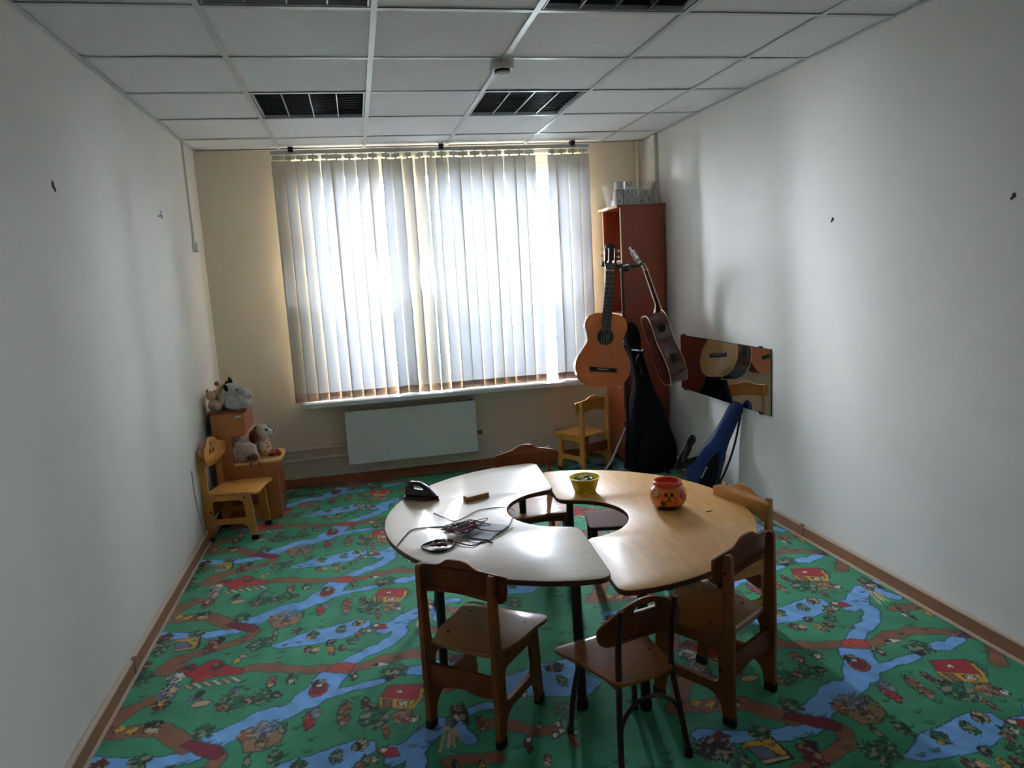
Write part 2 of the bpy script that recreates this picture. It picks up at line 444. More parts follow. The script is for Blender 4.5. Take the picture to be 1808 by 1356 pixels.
for i in range(6):
    for j in range(len(GY)-1):
        if (i, j) in lamps: continue
        w, d = GX[i+1]-GX[i]-.008, GY[j+1]-GY[j]-.008
        key = (round(w, 3), round(d, 3))
        if key not in tile_cache:
            bm = boxm(-w/2, w/2, -d/2, d/2, 0, .012)
            me = bpy.data.meshes.new('ceiling_panel'); bm.to_mesh(me); bm.free(); me.materials.append(MATS['ceiling_panel']); tile_cache[key] = me
        o = bpy.data.objects.new('ceiling_panel', tile_cache[key]); COL.objects.link(o); o.parent = ceil_
        o.location = ((GX[i]+GX[i+1])/2, (GY[j]+GY[j+1])/2, ZC+.005+random.uniform(0, .002))
        o.rotation_euler = (random.uniform(-.004, .004), random.uniform(-.003, .003), 0)

# ---- recessed louvre lamps (switched off)
lamp_lab = {(1, 11): 'unlit louvred ceiling light above the left half of the blind', (3, 11): 'unlit louvred ceiling light nearest the smoke detector, above the right half of the blind',
            (1, 8): 'unlit louvred ceiling light cut by the top edge, left of centre', (3, 8): 'unlit louvred ceiling light cut by the top edge, right of centre'}
lamp0 = None
for (i, j) in sorted(lamps):
    cx, cy = (GX[i]+GX[i+1])/2, (GY[j]+GY[j+1])/2
    if lamp0 is None:
        t = lamp0 = thing('ceiling_light', '', 'light', (cx, cy, ZC), group='recessed ceiling lights')
        h = .286
        bm = BM(); box(bm, -h, h, -h, h, .10, .11)
        for s in (-1, 1): box(bm, s*h-.004, s*h+.004, -h, h, .0, .11); box(bm, -h, h, s*h-.004, s*h+.004, 0, .11)
        obj('housing', bm, 'lamp_pan', t)
        bm = BM()
        for s in (-1, 1): box(bm, s*.283-.007, s*.283+.007, -.29, .29, .0015, .02); box(bm, -.276, .276, s*.283-.007, s*.283+.007, .0015, .02)
        obj('frame', bm, 'grid_paint', t)
        for k in range(3): obj('divider', boxm(-.138+.138*k-.003, -.138+.138*k+.003, -.276, .276, .004, .06), 'louvre', t)
        for c in range(4):
            for k in range(10):
                y = -.25+.0556*k
                bm = BM(); x0 = -.207+.138*c
                box(bm, x0-.066, x0+.066, y-.001, y+.001, .012, .05); obj('louvre_blade', bm, 'louvre_dark', t)
            obj('tube_lamp', cyl(BM(), (x0, -.27, .08), (x0, .27, .08), .013, n=10), 'white_plastic', t, True)
    else:
        t = copy_tree(lamp0); t.location = (cx, cy, ZC)
    t['label'] = lamp_lab[(i, j)]

# ---- smoke detector
t = thing('smoke_detector', 'round cream smoke detector on the ceiling grid', 'detector', (.752, 3.49, ZC-.001))
obj('base', lathe(BM(), [(0, 0), (.052, 0), (.054, -.006), (.054, -.03), (.05, -.034), (0, -.034)], 32), 'detector', t, True)
obj('sensor_slot', lathe(BM(), [(0, -.034), (.036, -.034), (.036, -.046), (0, -.046)], 24), 'black_paint', t, True)
obj('cap', lathe(BM(), [(0, -.044), (.038, -.044), (.036, -.052), (.02, -.058), (0, -.059)], 24), 'detector', t, True)

# ---- skirting boards
def skirting(name, x0, x1, y0, y1, m, axis, joints=()):
    o = struct(obj(name, boxm(x0, x1, y0, y1, .006, .066), m))
    if axis == 'y':
        inner = x1 if x0 == XL else x0; s = 1 if x0 == XL else -1
        a, b = sorted((inner, inner-s*.018)); obj('top_lip', boxm(a, b, y0, y1, .066, .074), 'skirting_edge', o)
        a, b = sorted((inner, inner+s*.008)); obj('bottom_lip', boxm(a, b, y0, y1, .001, .012), 'skirting_edge', o)
        for y in joints:
            a, b = sorted((inner-s*.01, inner+s*.003)); obj('joint_cover', boxm(a, b, y-.012, y+.012, .004, .078), 'skirting', o)
    else:
        obj('top_lip', boxm(x0, x1, y0, y0+.016, .066, .074), m, o)
    return o
skirting('baseboard_left', XL, XL+.022, YF, YB, 'skirting', 'y', (3.05,))
skirting('baseboard_right', XR-.022, XR, YF, YB, 'skirting', 'y', (3.46,))
skirting('baseboard_back', XL+.03, XR-.03, YB-.022, YB, 'skirting_back', 'x')

# ---- window
win = struct(thing('window_1', '', ''))
for k in ('label', 'category'):
    if k in win: del win[k]
fy0, fy1 = YB+.14, YB+.21
def fr(x0, x1, z0, z1, name='frame_bar', y0=fy0, y1=fy1, p=win): return obj(name, boxm(x0, x1, y0, y1, z0, z1, .004), 'pvc', p)
fr(WX0, WX1, WZ0, WZ0+.05); fr(WX0, WX1, WZ1-.06, WZ1); fr(WX0, WX0+.05, WZ0+.05, WZ1-.06); fr(WX1-.05, WX1, WZ0+.05, WZ1-.06)
MX = .46
fr(MX-.035, MX+.035, WZ0+.05, WZ1-.06, 'mullion')
for (x0, x1) in ((WX0+.05, MX-.035), (MX+.035, WX1-.05)):
    z0, z1 = WZ0+.05, WZ1-.06
    sash = fr(x0, x1, z0, z0+.065, 'sash', fy0-.012, fy1-.01)
    fr(x0, x1, z1-.065, z1, 'sash_bar', fy0-.012, fy1-.01, sash); fr(x0, x0+.065, z0+.065, z1-.065, 'sash_bar', fy0-.012, fy1-.01, sash); fr(x1-.065, x1, z0+.065, z1-.065, 'sash_bar', fy0-.012, fy1-.01, sash)
    obj('pane', boxm(x0+.06, x1-.06, fy0+.02, fy0+.026, z0+.06, z1-.06), 'window_glass', sash)
bm = BM(); box(bm, MX+.06, MX+.085, fy0-.022, fy0-.012, 1.36, 1.43, .003); tube(bm, [(MX+.072, fy0-.02, 1.395), (MX+.072, fy0-.05, 1.395), (MX+.055, fy0-.055, 1.33), (MX+.03, fy0-.055, 1.29)], .008)
obj('handle', bm, 'white_plastic', win)
obj('sill', boxm(-.45, 1.80, YB-.20, YB+.14, .635, .668, .006), 'pvc', win)

# ---- vertical blind: rail, carriers, single slats with weighted hems
bl = thing('vertical_blind', 'cream vertical slat blind hanging over the big window', 'blind', (0, YB-.105, 0))
obj('head_rail', boxm(-.50, 1.83, -.018, .018, 2.440, 2.466, .004), 'rail_grey', bl)
for x in (-.36, .70, 1.70): obj('rail_bracket', boxm(x-.018, x+.018, -.03, .02, 2.452, ZC-.003, .003), 'black_paint', bl)
NS = 28; pitch_ = (1.78+.455)/(NS-1)
random.seed(11)
sw = .0905
def slat_mesh(hem):
    bm = BM(); nx = 6; zs = [.675, 2.395] if not hem else [.675, .732]
    th = .0006 if not hem else .0016
    rows = []
    for z in zs:
        fr_, bk = [], []
        for k in range(nx+1):
            u = k/nx*2-1; y = .006*(1-u*u)
            fr_.append(bm.verts.new((u*sw/2, -y-th/2, z))); bk.append(bm.verts.new((u*sw/2, -y+th/2, z)))
        rows.append((fr_, bk))
    (f0, b0), (f1, b1) = rows
    for k in range(nx):
        bm.faces.new((f0[k], f0[k+1], f1[k+1], f1[k])); bm.faces.new((b0[k+1], b0[k], b1[k], b1[k+1]))
        bm.faces.new((f0[k], b0[k], b0[k+1], f0[k+1])); bm.faces.new((f1[k+1], b1[k+1], b1[k], f1[k]))
    bm.faces.new((f0[0], f1[0], b1[0], b0[0])); bm.faces.new((f0[-1], b0[-1], b1[-1], f1[-1]))
    me = bpy.data.meshes.new('slat'); bmesh.ops.recalc_face_normals(bm, faces=bm.faces[:]); bm.to_mesh(me); bm.free()
    me.materials.append(MATS['slat_fabric' if not hem else 'slat_weight']); me.polygons.foreach_set('use_smooth', [True]*len(me.polygons))
    return me
sm, hm = slat_mesh(False), slat_mesh(True)
carr = bpy.data.meshes.new('carrier'); bm = BM(); box(bm, -.036, .036, -.003, .003, 2.405, 2.434, .002); box(bm, -.006, .006, -.003, .003, 2.39, 2.442); bm.to_mesh(carr); bm.free(); carr.materials.append(MATS['cream_plastic'])
for i in range(NS):
    x = -.455+pitch_*i
    ang = math.radians((13 if i < 16 else -10)+random.uniform(-3, 3)); dx = random.uniform(-.002, .002)
    if i == 8: ang = math.radians(30)
    if i == 9: ang = math.radians(36)
    if i == 10: ang = math.radians(-36)
    if i in (11, 12): ang = math.radians(-42)
    if i == 13: ang = math.radians(34)
    if i == 23: continue
    if i == 24: ang = math.radians(24); dx = .012
    o = bpy.data.objects.new('slat', sm); COL.objects.link(o); o.parent = bl
    o.location = (x+dx, 0, 0); o.rotation_euler = (random.uniform(-.003, .003), random.uniform(-.004, .004), ang)
    h = bpy.data.objects.new('hem_weight', hm); COL.objects.link(h); h.parent = o
    h = bpy.data.objects.new('carrier', carr); COL.objects.link(h); h.parent = o
bm = tube(BM(), [(.32, -.03, .72), (.32, -.04, .66), (.33, -.05, .60), (.335, -.05, .52), (.33, -.05, .49)], .0022, 6)
obj('pull_cord', bm, 'white_plastic', bl, True)

# ---- radiator and its pipes
t = thing('radiator', 'flat white panel radiator mounted below the window sill', 'radiator', (.335, YB, 0))
obj('front_panel', boxm(-.495, .495, -.125, -.105, .17, .575, .006), 'radiator', t)
bm = BM(); box(bm, -.49, .49, -.105, -.03, .185, .56)
obj('convector_core', bm, 'louvre_dark', t)
for s in (-1, 1): obj('side_cover', boxm(s*.487-.008, s*.487+.008, -.108, -.03, .175, .578, .003), 'radiator', t)
obj('wall_bracket', boxm(-.36, -.32, -.03, 0, .25, .5), 'radiator', t); obj('wall_bracket', boxm(.32, .36, -.03, 0, .25, .5), 'radiator', t)
bm = BM(); cyl(bm, (.49, -.07, .31), (.54, -.07, .31), .014); cyl(bm, (.525, -.07, .31), (.525, -.105, .31), .013)
obj('valve', bm, 'brass', t, True)
for z, n in ((.305, 'upper'), (.228, 'lower')):
    bm = tube(BM(), [(XL+.03, YB-.05, z-.012), (-.6, YB-.05, z-.004), (-.17, YB-.055, z+.006), (-.13, YB-.06, z+.008)], .013, 10)
    tag(obj('heating_pipe', bm, 'pipe_paint', None, True), f'{n} of the two cream heating pipes running to the radiator', 'pipe')

# ---- trunking and pipes in the corners
t = thing('cable_trunking', 'white vertical cable trunking with junction box on the left wall', 'trunking', (XL, 5.28, 0))
obj('channel', boxm(0, .016, -.012, .012, 1.85, ZC-.003, .002), 'white_plastic', t)
obj('junction_box', boxm(0, .035, -.03, .03, 1.785, 1.85, .005), 'white_plastic', t)
obj('socket_plug', boxm(.005, .03, .03, .062, 1.80, 1.84, .004), 'cream_plastic', t)
t = thing('corner_trunking', 'wide cream trunking running up the right wall behind the tub', 'trunking', (XR, 5.36, 0))
obj('channel', boxm(-.03, 0, -.035, .035, 1.985, ZC-.003, .003), 'cream_plastic', t)
tag(obj('riser_pipe', cyl(BM(), (XR-.05, YB-.04, 1.99), (XR-.05, YB-.04, ZC-.003), .014), 'pipe_paint', None, True), 'thin cream riser pipe in the corner above the tall cabinet', 'pipe')

# ---- anchor holes and nails left in the walls
def hole(x, y, z, s, lab):
    bm = BM(); ell(bm, (0, 0, 0), (.003, .012*s, .014*s)); ell(bm, (.0, .012*s, -.013*s), (.002, .01*s, .009*s))
    tag(obj('wall_hole', bm, 'hole_grey', None, True, (x, y, z)), lab, 'hole')
hole(XL, 2.986, 1.936, 1.1, 'ragged dark anchor hole high on the left wall, nearest the camera')
hole(XR, 3.245, 1.699, .7, 'small anchor hole on the right wall above the mirror height')
hole(XR, 2.231, 1.699, .7, 'small anchor hole at the far right edge of the right wall')
bm = cyl(BM(), (0, 0, 0), (.02, 0, .004), .004); cyl(bm, (.018, 0, .03), (.02, 0, -.012), .0035)
tag(obj('wall_hook', bm, 'steel', None, True, (XL, 4.446, 1.949)), 'small bent nail hook in the left wall near the trunking', 'hook')

# ---- carpet with printed storybook landscape (repeat 2.0 m x 0.905 m, half drop)
CP = """bG0:-989,3014 -909,2940
bG0:-547,3163 -481,3093
bG0:-1013,3928 -942,3845
bG0:-391,3241 -355,3198
bG0:-509,3167 -472,3116
bG0:-656,2558 -599,2507
bG0:1941,2019 2018,1932
bG0:1527,2273 1591,2210
bG0:2088,2123 2173,2053
bG0:593,2299 653,2226
bG0:1519,1869 1525,1805
bG0:38,3658 90,3597
bG0:6,2747 59,2705
su62:-1017,3394 -900,3355 -800,3333 -701,3322 -643,3342 -598,3373 -566,3414 -493,3450
su85:-566,3414 -493,3450 -417,3481 -353,3516 -303,3578 -269,3642 -237,3695 -175,3755
su62:-182,2868 -150,2890 -83,2939 -19,2977 34,3031 59,3081 67,3134 96,3186 171,3250
su85:-650,2484 -595,2506 -540,2536 -469,2583 -429,2599
su120:-312,2652 -274,2692 -244,2745 -221,2802
su40:-241,2660 -162,2678 -79,2693 -33,2695
su50:90,2733 127,2747
su50:2114,2273 2219,2313
su50:67,3121 26,3166 -13,3163
gu0:-491,3127 -443,3146 -382,3186 -332,3211 -262,3214 -205,3238 -137,3254 -69,3231 -65,3181 -104,3156 -128,3123 -184,3100 -239,3088 -302,3085 -380,3091 -447,3093
gu0:419,2582 521,2600 596,2628 690,2633 724,2561 766,2432 700,2375 600,2395 522,2423 441,2441 405,2490
su70:-8,2214 39,2260 99,2310 170,2354
su50:214,2334 240,2242
su40:264,2401 344,2412
sn60:-1039,3551 -1014,3582 -990,3624 -962,3687 -902,3730
sn70:-1031,3553 -966,3551 -884,3533 -804,3521 -747,3453 -688,3391
sn50:-585,3315 -582,3287 -602,3232 -667,3203 -738,3176 -809,3159 -857,3127
sn90:-857,3123 -883,3082 -888,3054
sn50:-579,2955 -522,2959 -459,2947
sn50:-516,2960 -422,2913 -313,2874 -231,2856 -137,2830 -98,2831 -55,2852 12,2875 135,2853
sn50:2317,2248 2208,2113
sn50:321,2308 387,2281 452,2222 534,2204
sn45:1959,2399 2111,2426 2216,2365 2270,2313
sn50:156,2148 246,2139 316,2118
gD0:-722,3402 -694,3426 -579,3359 -562,3316 -586,3288 -651,3328 -694,3379
go0:-248,2840 -223,2884 -172,2889 -137,2865 -141,2819 -166,2797
sr6:-230,2830 -206,2891
sr6:-214,2825 -192,2887
sr6:-198,2820 -177,2882
sr6:-182,2815 -162,2877
sr6:-166,2810 -147,2873
sr6:-150,2805 -133,2868
gv0:2227,2327 2293,2357 2303,2319 2250,2303
gr0:-304,2717 -294,2761 -257,2765 -231,2733 -238,2689 -261,2666 -289,2663 -304,2690
gd0:-291,2713 -281,2745 -248,2742 -243,2705 -266,2682 -286,2685
bk0:-269,2757 -227,2724
bw0:-267,2744 -254,2732
gy0:-47,2592 -33,2595 92,2548 67,2477 -44,2519
gr0:-37,2588 -10,2660 26,2652 123,2625 103,2534 71,2536 29,2557
gn0:-32,2576 1,2558 -3,2506 -32,2522
gk0:22,2544 61,2529 55,2499 22,2512
sw8:32,2534 29,2517
sw8:42,2531 39,2514
sw8:53,2528 50,2511
sw6:26,2514 53,2505
bw0:32,2604 41,2592
sy12:67,2477 103,2534 116,2593
gr0:-852,3035 -830,3065 -779,3064 -767,3038 -755,3049 -738,3074 -711,3084 -670,3059 -661,3026 -623,2992 -585,2972 -570,2946 -592,2924 -642,2933 -691,2934 -728,2925 -770,2910 -771,2952 -809,2986
bd0:-809,3036 -765,2993
bd0:-691,3013 -648,2970
gR0:-770,2910 -755,2940 -716,2956 -680,2952 -711,2926 -743,2916
gt0:-804,2914 -787,2914 -748,2870 -767,2865
gw0:-769,2914 -751,2914 -712,2869 -732,2864
gt0:-733,2914 -715,2914 -676,2869 -696,2864
gw0:-696,2913 -679,2913 -640,2868 -660,2863
gt0:-660,2913 -643,2913 -604,2868 -624,2863
gw0:-623,2912 -606,2913 -568,2867 -588,2863
bw0:-838,2973 -780,2927
be0:-850,2967 -818,2946
by0:-595,3074 -575,3091
by0:-616,3038 -594,3012
sG8:-567,3053 -524,3071
gy0:-931,3306 -901,3326 -854,3324 -812,3328 -808,3249 -813,3217 -853,3263 -906,3281
ge0:-916,3301 -863,3292 -841,3259 -841,3226 -904,3238
gt0:-910,3232 -846,3232 -805,3231 -816,3210 -898,3212
sk8:-811,3323 -801,3213 -897,3208
by0:-961,3569 -932,3546
by0:-911,3545 -878,3521
bk0:-847,3555 -795,3518
bt0:-841,3524 -800,3500
bd0:-745,3195 -698,3139
bk0:-717,3253 -686,3217
bd0:-745,3237 -708,3199
bd0:-1005,3114 -947,3065
bG0:-967,3267 -914,3185
bw0:-979,3288 -964,3270
bk0:-1015,3325 -922,3253
bd0:-968,3370 -925,3334
bG0:-836,3353 -781,3309
bd0:-851,3691 -795,3640
by0:-849,3701 -827,3672
be0:-845,3777 -788,3702
bt0:-830,2875 -802,2840
be0:-733,2793 -694,2762
gt0:-745,2741 -721,2767 -682,2768 -659,2751 -675,2732 -712,2725
gt0:-635,2744 -623,2772 -595,2763 -599,2745
bk0:-718,2821 -694,2797
be0:-587,2799 -555,2763
bG0:-581,2715 -481,2653
bd0:-522,2715 -498,2683
bn0:-617,2695 -583,2667
bn0:-455,2827 -425,2778
bt0:-453,2807 -438,2782
bG0:-376,2819 -344,2776
bw0:-379,2803 -369,2784
bk0:-428,2725 -396,2696
gs0:-521,3405 -445,3438 -367,3388 -383,3325 -437,3289 -500,3299
be0:-448,3415 -365,3353
bn0:-506,3400 -468,3359
bn0:-446,3335 -414,3297
bG0:-383,3405 -361,3369
br0:-294,3422 -262,3364
be0:-271,3462 -244,3423
bn0:-173,3417 -137,3345
bs0:-183,3420 -163,3383
by0:-158,3473 -143,3455
bG0:-97,3367 -62,3326
bn0:34,3346 97,3289
bw0:79,3319 93,3296
bn0:-28,3285 -15,3235
bG0:-91,3462 -66,3417
bG0:-194,3186 -161,3144
bG0:-311,3173 -277,3131
by0:-329,3153 -314,3138
bt0:-108,3228 -84,3192
bk0:-128,3218 -104,3194
gr0:-65,3175 -41,3194 2,3174 10,3129 -33,3133
bw0:-41,3173 -27,3157
bw0:-71,3135 -53,3113
bG0:-99,3134 -76,3100
bn0:-118,3114 -95,3086
bd0:-327,3040 -303,3004
bt0:-295,3030 -271,2998
by0:-232,3014 -208,2978
bd0:-187,3013 -164,2982
bk0:-238,3079 -210,3050
bG0:-142,3057 -105,3020
bn0:-226,2979 -208,2959
gw0:-77,2807 -33,2845 9,2814 -39,2807
bk0:-51,2829 -38,2816
bG0:11,2754 63,2712
bk0:5,2714 45,2693
bk0:-137,2776 -116,2736
bt0:-133,2766 -124,2751
bn0:-168,2557 -137,2508
bd0:-97,2571 -78,2536
bk0:-71,2534 -48,2513
bk0:2247,2837 2262,2763
bw0:2235,2829 2242,2804
sw8:2188,2789 2171,2676
st6:2207,2760 2215,2692
bk0:2179,2552 2179,2495
bw0:2162,2538 2172,2516
by0:2261,2534 2259,2487
st6:173,2346 202,2331
st6:167,2324 199,2310
st6:161,2303 197,2290
st6:156,2281 194,2271
st6:150,2260 192,2252
st6:145,2240 189,2233
st10:185,2383 139,2205
st10:199,2338 189,2215
bd0:217,2415 243,2365
bw0:216,2374 228,2349
be0:194,2360 220,2319
bG0:635,2489 660,2441
bk0:632,2590 692,2545
bw0:478,2452 492,2421
bw0:482,2246 493,2228
bw0:546,2233 557,2215
bw0:552,2198 563,2181
bw0:589,2177 600,2160
bw0:523,2178 534,2161
bw0:69,2408 83,2389
bo0:573,2136 584,2096
bd0:423,2150 438,2116
bw0:432,2184 446,2165
bo0:468,2073 481,2052
bw0:461,2046 471,2030
bn0:298,2315 329,2266"""
PAL = {'g': (58, 154, 112), 'u': (126, 188, 248), 'n': (146, 96, 70), 'd': (110, 30, 34), 'D': (128, 26, 50), 'r': (176, 36, 44), 'R': (200, 66, 40), 'y': (216, 168, 60),
       'w': (226, 222, 210), 'k': (28, 26, 34), 'G': (30, 104, 74), 't': (206, 180, 140), 'e': (110, 122, 140), 'o': (188, 82, 56), 'v': (90, 40, 80), 's': (160, 128, 92), 'p': (210, 150, 140)}
RES = .0025; TW, TH = 800, 362
PXm, PYm = 2.0, .905
rng = np.random.default_rng(3)
def lin(c): return np.array(srgb(*c)[:3])
img = np.empty((TH, TW, 3)); img[:] = lin(PAL['g'])
xs = (np.arange(TW)+.5)*RES-1.03; ys = (np.arange(TH)+.5)*(PYm/TH)+2.2
gx, gy = np.meshgrid(xs, ys)
# wavy brightness in the grass print
img *= (1+.10*np.sin(gx*9+2*np.sin(gy*2*np.pi/PYm))*np.sin(2*np.pi*gy/PYm*2))[..., None]
def noise_field(n):
    a = rng.random((TH//n+3, TW//n+3)); yy = np.arange(TH)/n; xx = np.arange(TW)/n
    y0 = yy.astype(int); x0 = xx.astype(int); fy = (yy-y0)[:, None]; fx = (xx-x0)[None, :]
    return (a[y0][:, x0]*(1-fy)*(1-fx)+a[y0+1][:, x0]*fy*(1-fx)+a[y0][:, x0+1]*(1-fy)*fx+a[y0+1][:, x0+1]*fy*fx)
nzA, nzB = noise_field(4), noise_field(5)
def shift_iter(pts):
    P = np.array(pts)/1000.0
    n0 = math.floor((P[:, 0].mean()+1.03)/PXm)
    for a in (n0-1, n0, n0+1):
        Q = P-np.array([a*PXm, -a*.451])
        m0 = math.floor((Q[:, 1].mean()-2.2)/PYm)
        for b in (m0-1, m0, m0+1):
            yield Q-np.array([0, b*PYm])
def dist_poly(Q):
    d = np.full(gx.shape, 9.)
    for (ax, ay), (bx, by) in zip(Q[:-1], Q[1:]):
        vx, vy = bx-ax, by-ay; L = vx*vx+vy*vy+1e-9
        t = np.clip(((gx-ax)*vx+(gy-ay)*vy)/L, 0, 1)
        d = np.minimum(d, np.hypot(gx-ax-t*vx, gy-ay-t*vy))
    return d
def inside(Q):
    c = np.zeros(gx.shape, bool); x2, y2 = Q[-1]
    for x1, y1 in Q:
        if y1 != y2:
            k = ((y1 > gy) != (y2 > gy)) & (gx < (x2-x1)*(gy-y1)/(y2-y1)+x1); c ^= k
        x2, y2 = x1, y1
    return c
OUT = {'u': (22, 66, 120), 'n': (70, 58, 44)}
items = []
for ln in CP.strip().split('\n'):
    w_, ps = ln[2:].split(':')
    items.append((ln[0], ln[1], int(w_)/2000.0, [tuple(map(int, q.split(','))) for q in ps.split()]))
def copies(P_):
    for Q in shift_iter(P_):
        if Q[:, 0].max() < -1.3 or Q[:, 0].min() > 1.2 or Q[:, 1].max() < 1.9 or Q[:, 1].min() > 3.4: continue
        yield Q
# rivers and roads: one smooth distance field each, so joints leave no seams
for c_ in ('u', 'n'):
    fld = np.full(gx.shape, 9.)
    for t_, cc, w, P_ in items:
        if t_ == 's' and cc == c_:
            for Q in copies(P_): fld = np.minimum(fld, dist_poly(Q)-w)
        if t_ == 'g' and cc == c_ == 'u':
            for Q in copies(P_): fld = np.minimum(fld, np.where(inside(Q), -1, dist_poly(np.vstack([Q, Q[:1]]))))
    fld += .006*np.sin(gx*55)*np.sin(gy*6*2*np.pi/PYm)
    k = (fld < .007) & (fld >= 0); img[k] = img[k]*.3+lin(OUT[c_])*.7
    k = fld < 0; img[k] = lin(PAL[c_])*(1+.07*np.sin(gx[k]*70+gy[k]*40))[:, None]
for t_, c_, w, P_ in items:
    if c_ in OUT and (t_ == 's' or c_ == 'u'): continue
    col = lin(PAL[c_])
    for Q in copies(P_):
        if t_ == 's':
            img[dist_poly(Q) < w] = col
        elif t_ == 'g':
            k = inside(Q); ed = dist_poly(np.vstack([Q, Q[:1]])) < .0035
            img[k] = col; img[ed] = img[ed]*.35+lin((26, 30, 36))*.65
        else:
            (cx, cy), (ex_, ey_) = Q
            rx = max(abs(ex_-cx)*.62, .010); ry = max(abs(ey_-cy)*.8, .010)
            ph = cx*37+cy*53
            wob = .22*np.sin(gx*120+ph)*np.sin(gy*110+1.7*ph)+.20*np.sin(gx*310+2*ph)*np.sin(gy*290+ph)
            r = np.hypot((gx-cx)/rx, (gy-cy)/ry)+wob
            ed = .0035/min(rx, ry); k = r < 1
            img[(r < 1+ed) & ~k] = lin((30, 52, 44))
            # figures: mottled with lighter and darker strokes
            img[k] = col
            q = k & (nzA > .60); img[q] = img[q]*.38
            q = k & (nzB > .68); img[q] = img[q]*.5+lin((200, 184, 150))*.5
# scattered tufts of grass
tuf = rng.random((90, 2))
for a_, b_ in tuf:
    X_, Y_ = a_*PXm-1.03, b_*PYm+2.2
    for k_ in range(5):
        s_ = (k_-2)*.006
        d = dist_poly(np.array([[X_+s_*.5, Y_], [X_+s_*1.6, Y_+.018]])); q = d < .0022; img[q] = img[q]*.3+lin((16, 70, 50))*.7
def rows_of(y0, y1, step):
    n = max(1, round((y1-y0)/step)); return list(np.linspace(y0, y1, n+1))
cx0, cx1, cy0, cy1 = XL+.023, XR-.023, YF+.01, YB-.023
Y = rows_of(cy0, 1.55, .03)[:-1]+rows_of(1.55, 3.3, .004)[:-1]+rows_of(3.3, 4.3, .006)[:-1]+rows_of(4.3, cy1, .009)
X = np.linspace(cx0, cx1, round((cx1-cx0)/.004)+1); Y = np.array(Y)
nx, ny = len(X), len(Y)
VX, VY = np.meshgrid(X, Y)
n_ = np.floor((VX+1.03)/PXm); tx = VX+1.03-n_*PXm; ty = (VY+n_*.451-2.2) % PYm
vc = img[np.clip((ty/PYm*TH).astype(int), 0, TH-1), np.clip((tx/RES).astype(int), 0, TW-1)].reshape(-1, 3)
co = np.stack([VX, VY, .0022*np.sin(VX*2.3+.7*np.sin(VY*1.7))*np.sin(VY*3.1+.5)+.0], -1).reshape(-1, 3)
co[:, 2] = np.minimum(co[:, 2], 0)
me = bpy.data.meshes.new('carpet'); me.vertices.add(nx*ny); me.vertices.foreach_set('co', co.astype(np.float32).ravel())
ii = (np.arange(ny-1)[:, None]*nx+np.arange(nx-1)[None, :]).ravel()
quads = np.stack([ii, ii+1, ii+1+nx, ii+nx], -1).astype(np.int32)
me.loops.add(quads.size); me.loops.foreach_set('vertex_index', quads.ravel())
me.polygons.add(len(quads)); me.polygons.foreach_set('loop_start', np.arange(0, quads.size, 4, dtype=np.int32))
try: me.polygons.foreach_set('loop_total', np.full(len(quads), 4, dtype=np.int32))
except Exception: pass
me.polygons.foreach_set('use_smooth', np.ones(len(quads), dtype=bool))
me.update(calc_edges=True)
ca = me.color_attributes.new('print', 'FLOAT_COLOR', 'POINT')
ca.data.foreach_set('color', np.concatenate([vc, np.ones((len(vc), 1))], 1).astype(np.float32).ravel())
tag(obj('carpet', me, 'carpet_print'), 'green wall-to-wall carpet printed with rivers, roads and red-roofed houses', 'carpet')

# ================================================================== FURNITURE
def rot2(a): return math.cos(a), math.sin(a)
# ---- half-ring tables
def half_table(name, label, c, R, r, tilt, side, z, top_m, leg_spots):
    """half ring; local +x points away from the straight cut"""
    t = thing(name, label, 'table', (c[0], c[1], 0), (math.pi if side < 0 else 0)-tilt)
    pts = []
    n = 40
    for k in range(n+1):
        a = -math.pi/2+math.pi*k/n; pts.append((R*math.cos(a), R*math.sin(a)))
    m = 20
    ins = [(r*math.cos(math.pi/2-math.pi*k/m), r*math.sin(math.pi/2-math.pi*k/m)) for k in range(m+1)]
    # rounded outer tips and flared inner corners
    arc = pts[2:-2]
    out = [(0, -R+.06), (.008, -R+.025), (.03, -R+.006)]
    out = round_poly([(0, -r-.12), (0, -R+.002)]+arc+[(0, R-.002), (0, r+.12)], [0, .09]+[0]*len(arc)+[.09, 0], 6)
    inn = [(0, r+.05), (.012, r+.018), (.03, r+.002)]+[p for p in ins if p[0] > .05]+[(.03, -r-.002), (.012, -r-.018), (0, -r-.05)]
    me = plate([out+inn], .020, .003)
    top = obj('table_top', me, top_m, t, True, (0, 0, z-.010))
    # dark edge band around the whole outline
    bm = BM(); N = len(out+inn); o2 = out+inn; ring = []
    for i in range(N):
        p = Vector(o2[i]); a = Vector(o2[i-1]); b = Vector(o2[(i+1) % N]); d = (b-a).normalized(); nrm = Vector((d.y, -d.x))
        q = p+nrm*.0012; q2 = p-nrm*.002
        ring.append([bm.verts.new((q.x, q.y, -.009)), bm.verts.new((q.x, q.y, .0075)), bm.verts.new((q2.x, q2.y, .0085)), bm.verts.new((q2.x, q2.y, -.010))])
    for i in range(N):
        A, B = ring[i], ring[(i+1) % N]
        for k in range(4): bm.faces.new((A[k], A[(k+1) % 4], B[(k+1) % 4], B[k]))
    obj('edge_band', bm, 'table_edge', top)
    for (x, y) in leg_spots:
        bm = BM(); d = Vector((x-R*.35, y)).normalized()*.012
        cyl(bm, (x, y, z-.02), (x+d.x, y+d.y, .025), .0185, .017, 14)
        lg = obj('leg', bm, 'black_paint', t, True)
        obj('mounting_plate', lathe(BM(), [(0, 0), (.045, 0), (.045, -.004), (0, -.004)], 20, (x, y, z-.0205)), 'black_paint', lg)
        obj('foot_cap', lathe(BM(), [(0, 0), (.021, 0), (.021, .03), (0, .03)], 16, (x+d.x, y+d.y, .0005)), 'black_rubber', lg)
    return t
ZL, ZR = .530, .508
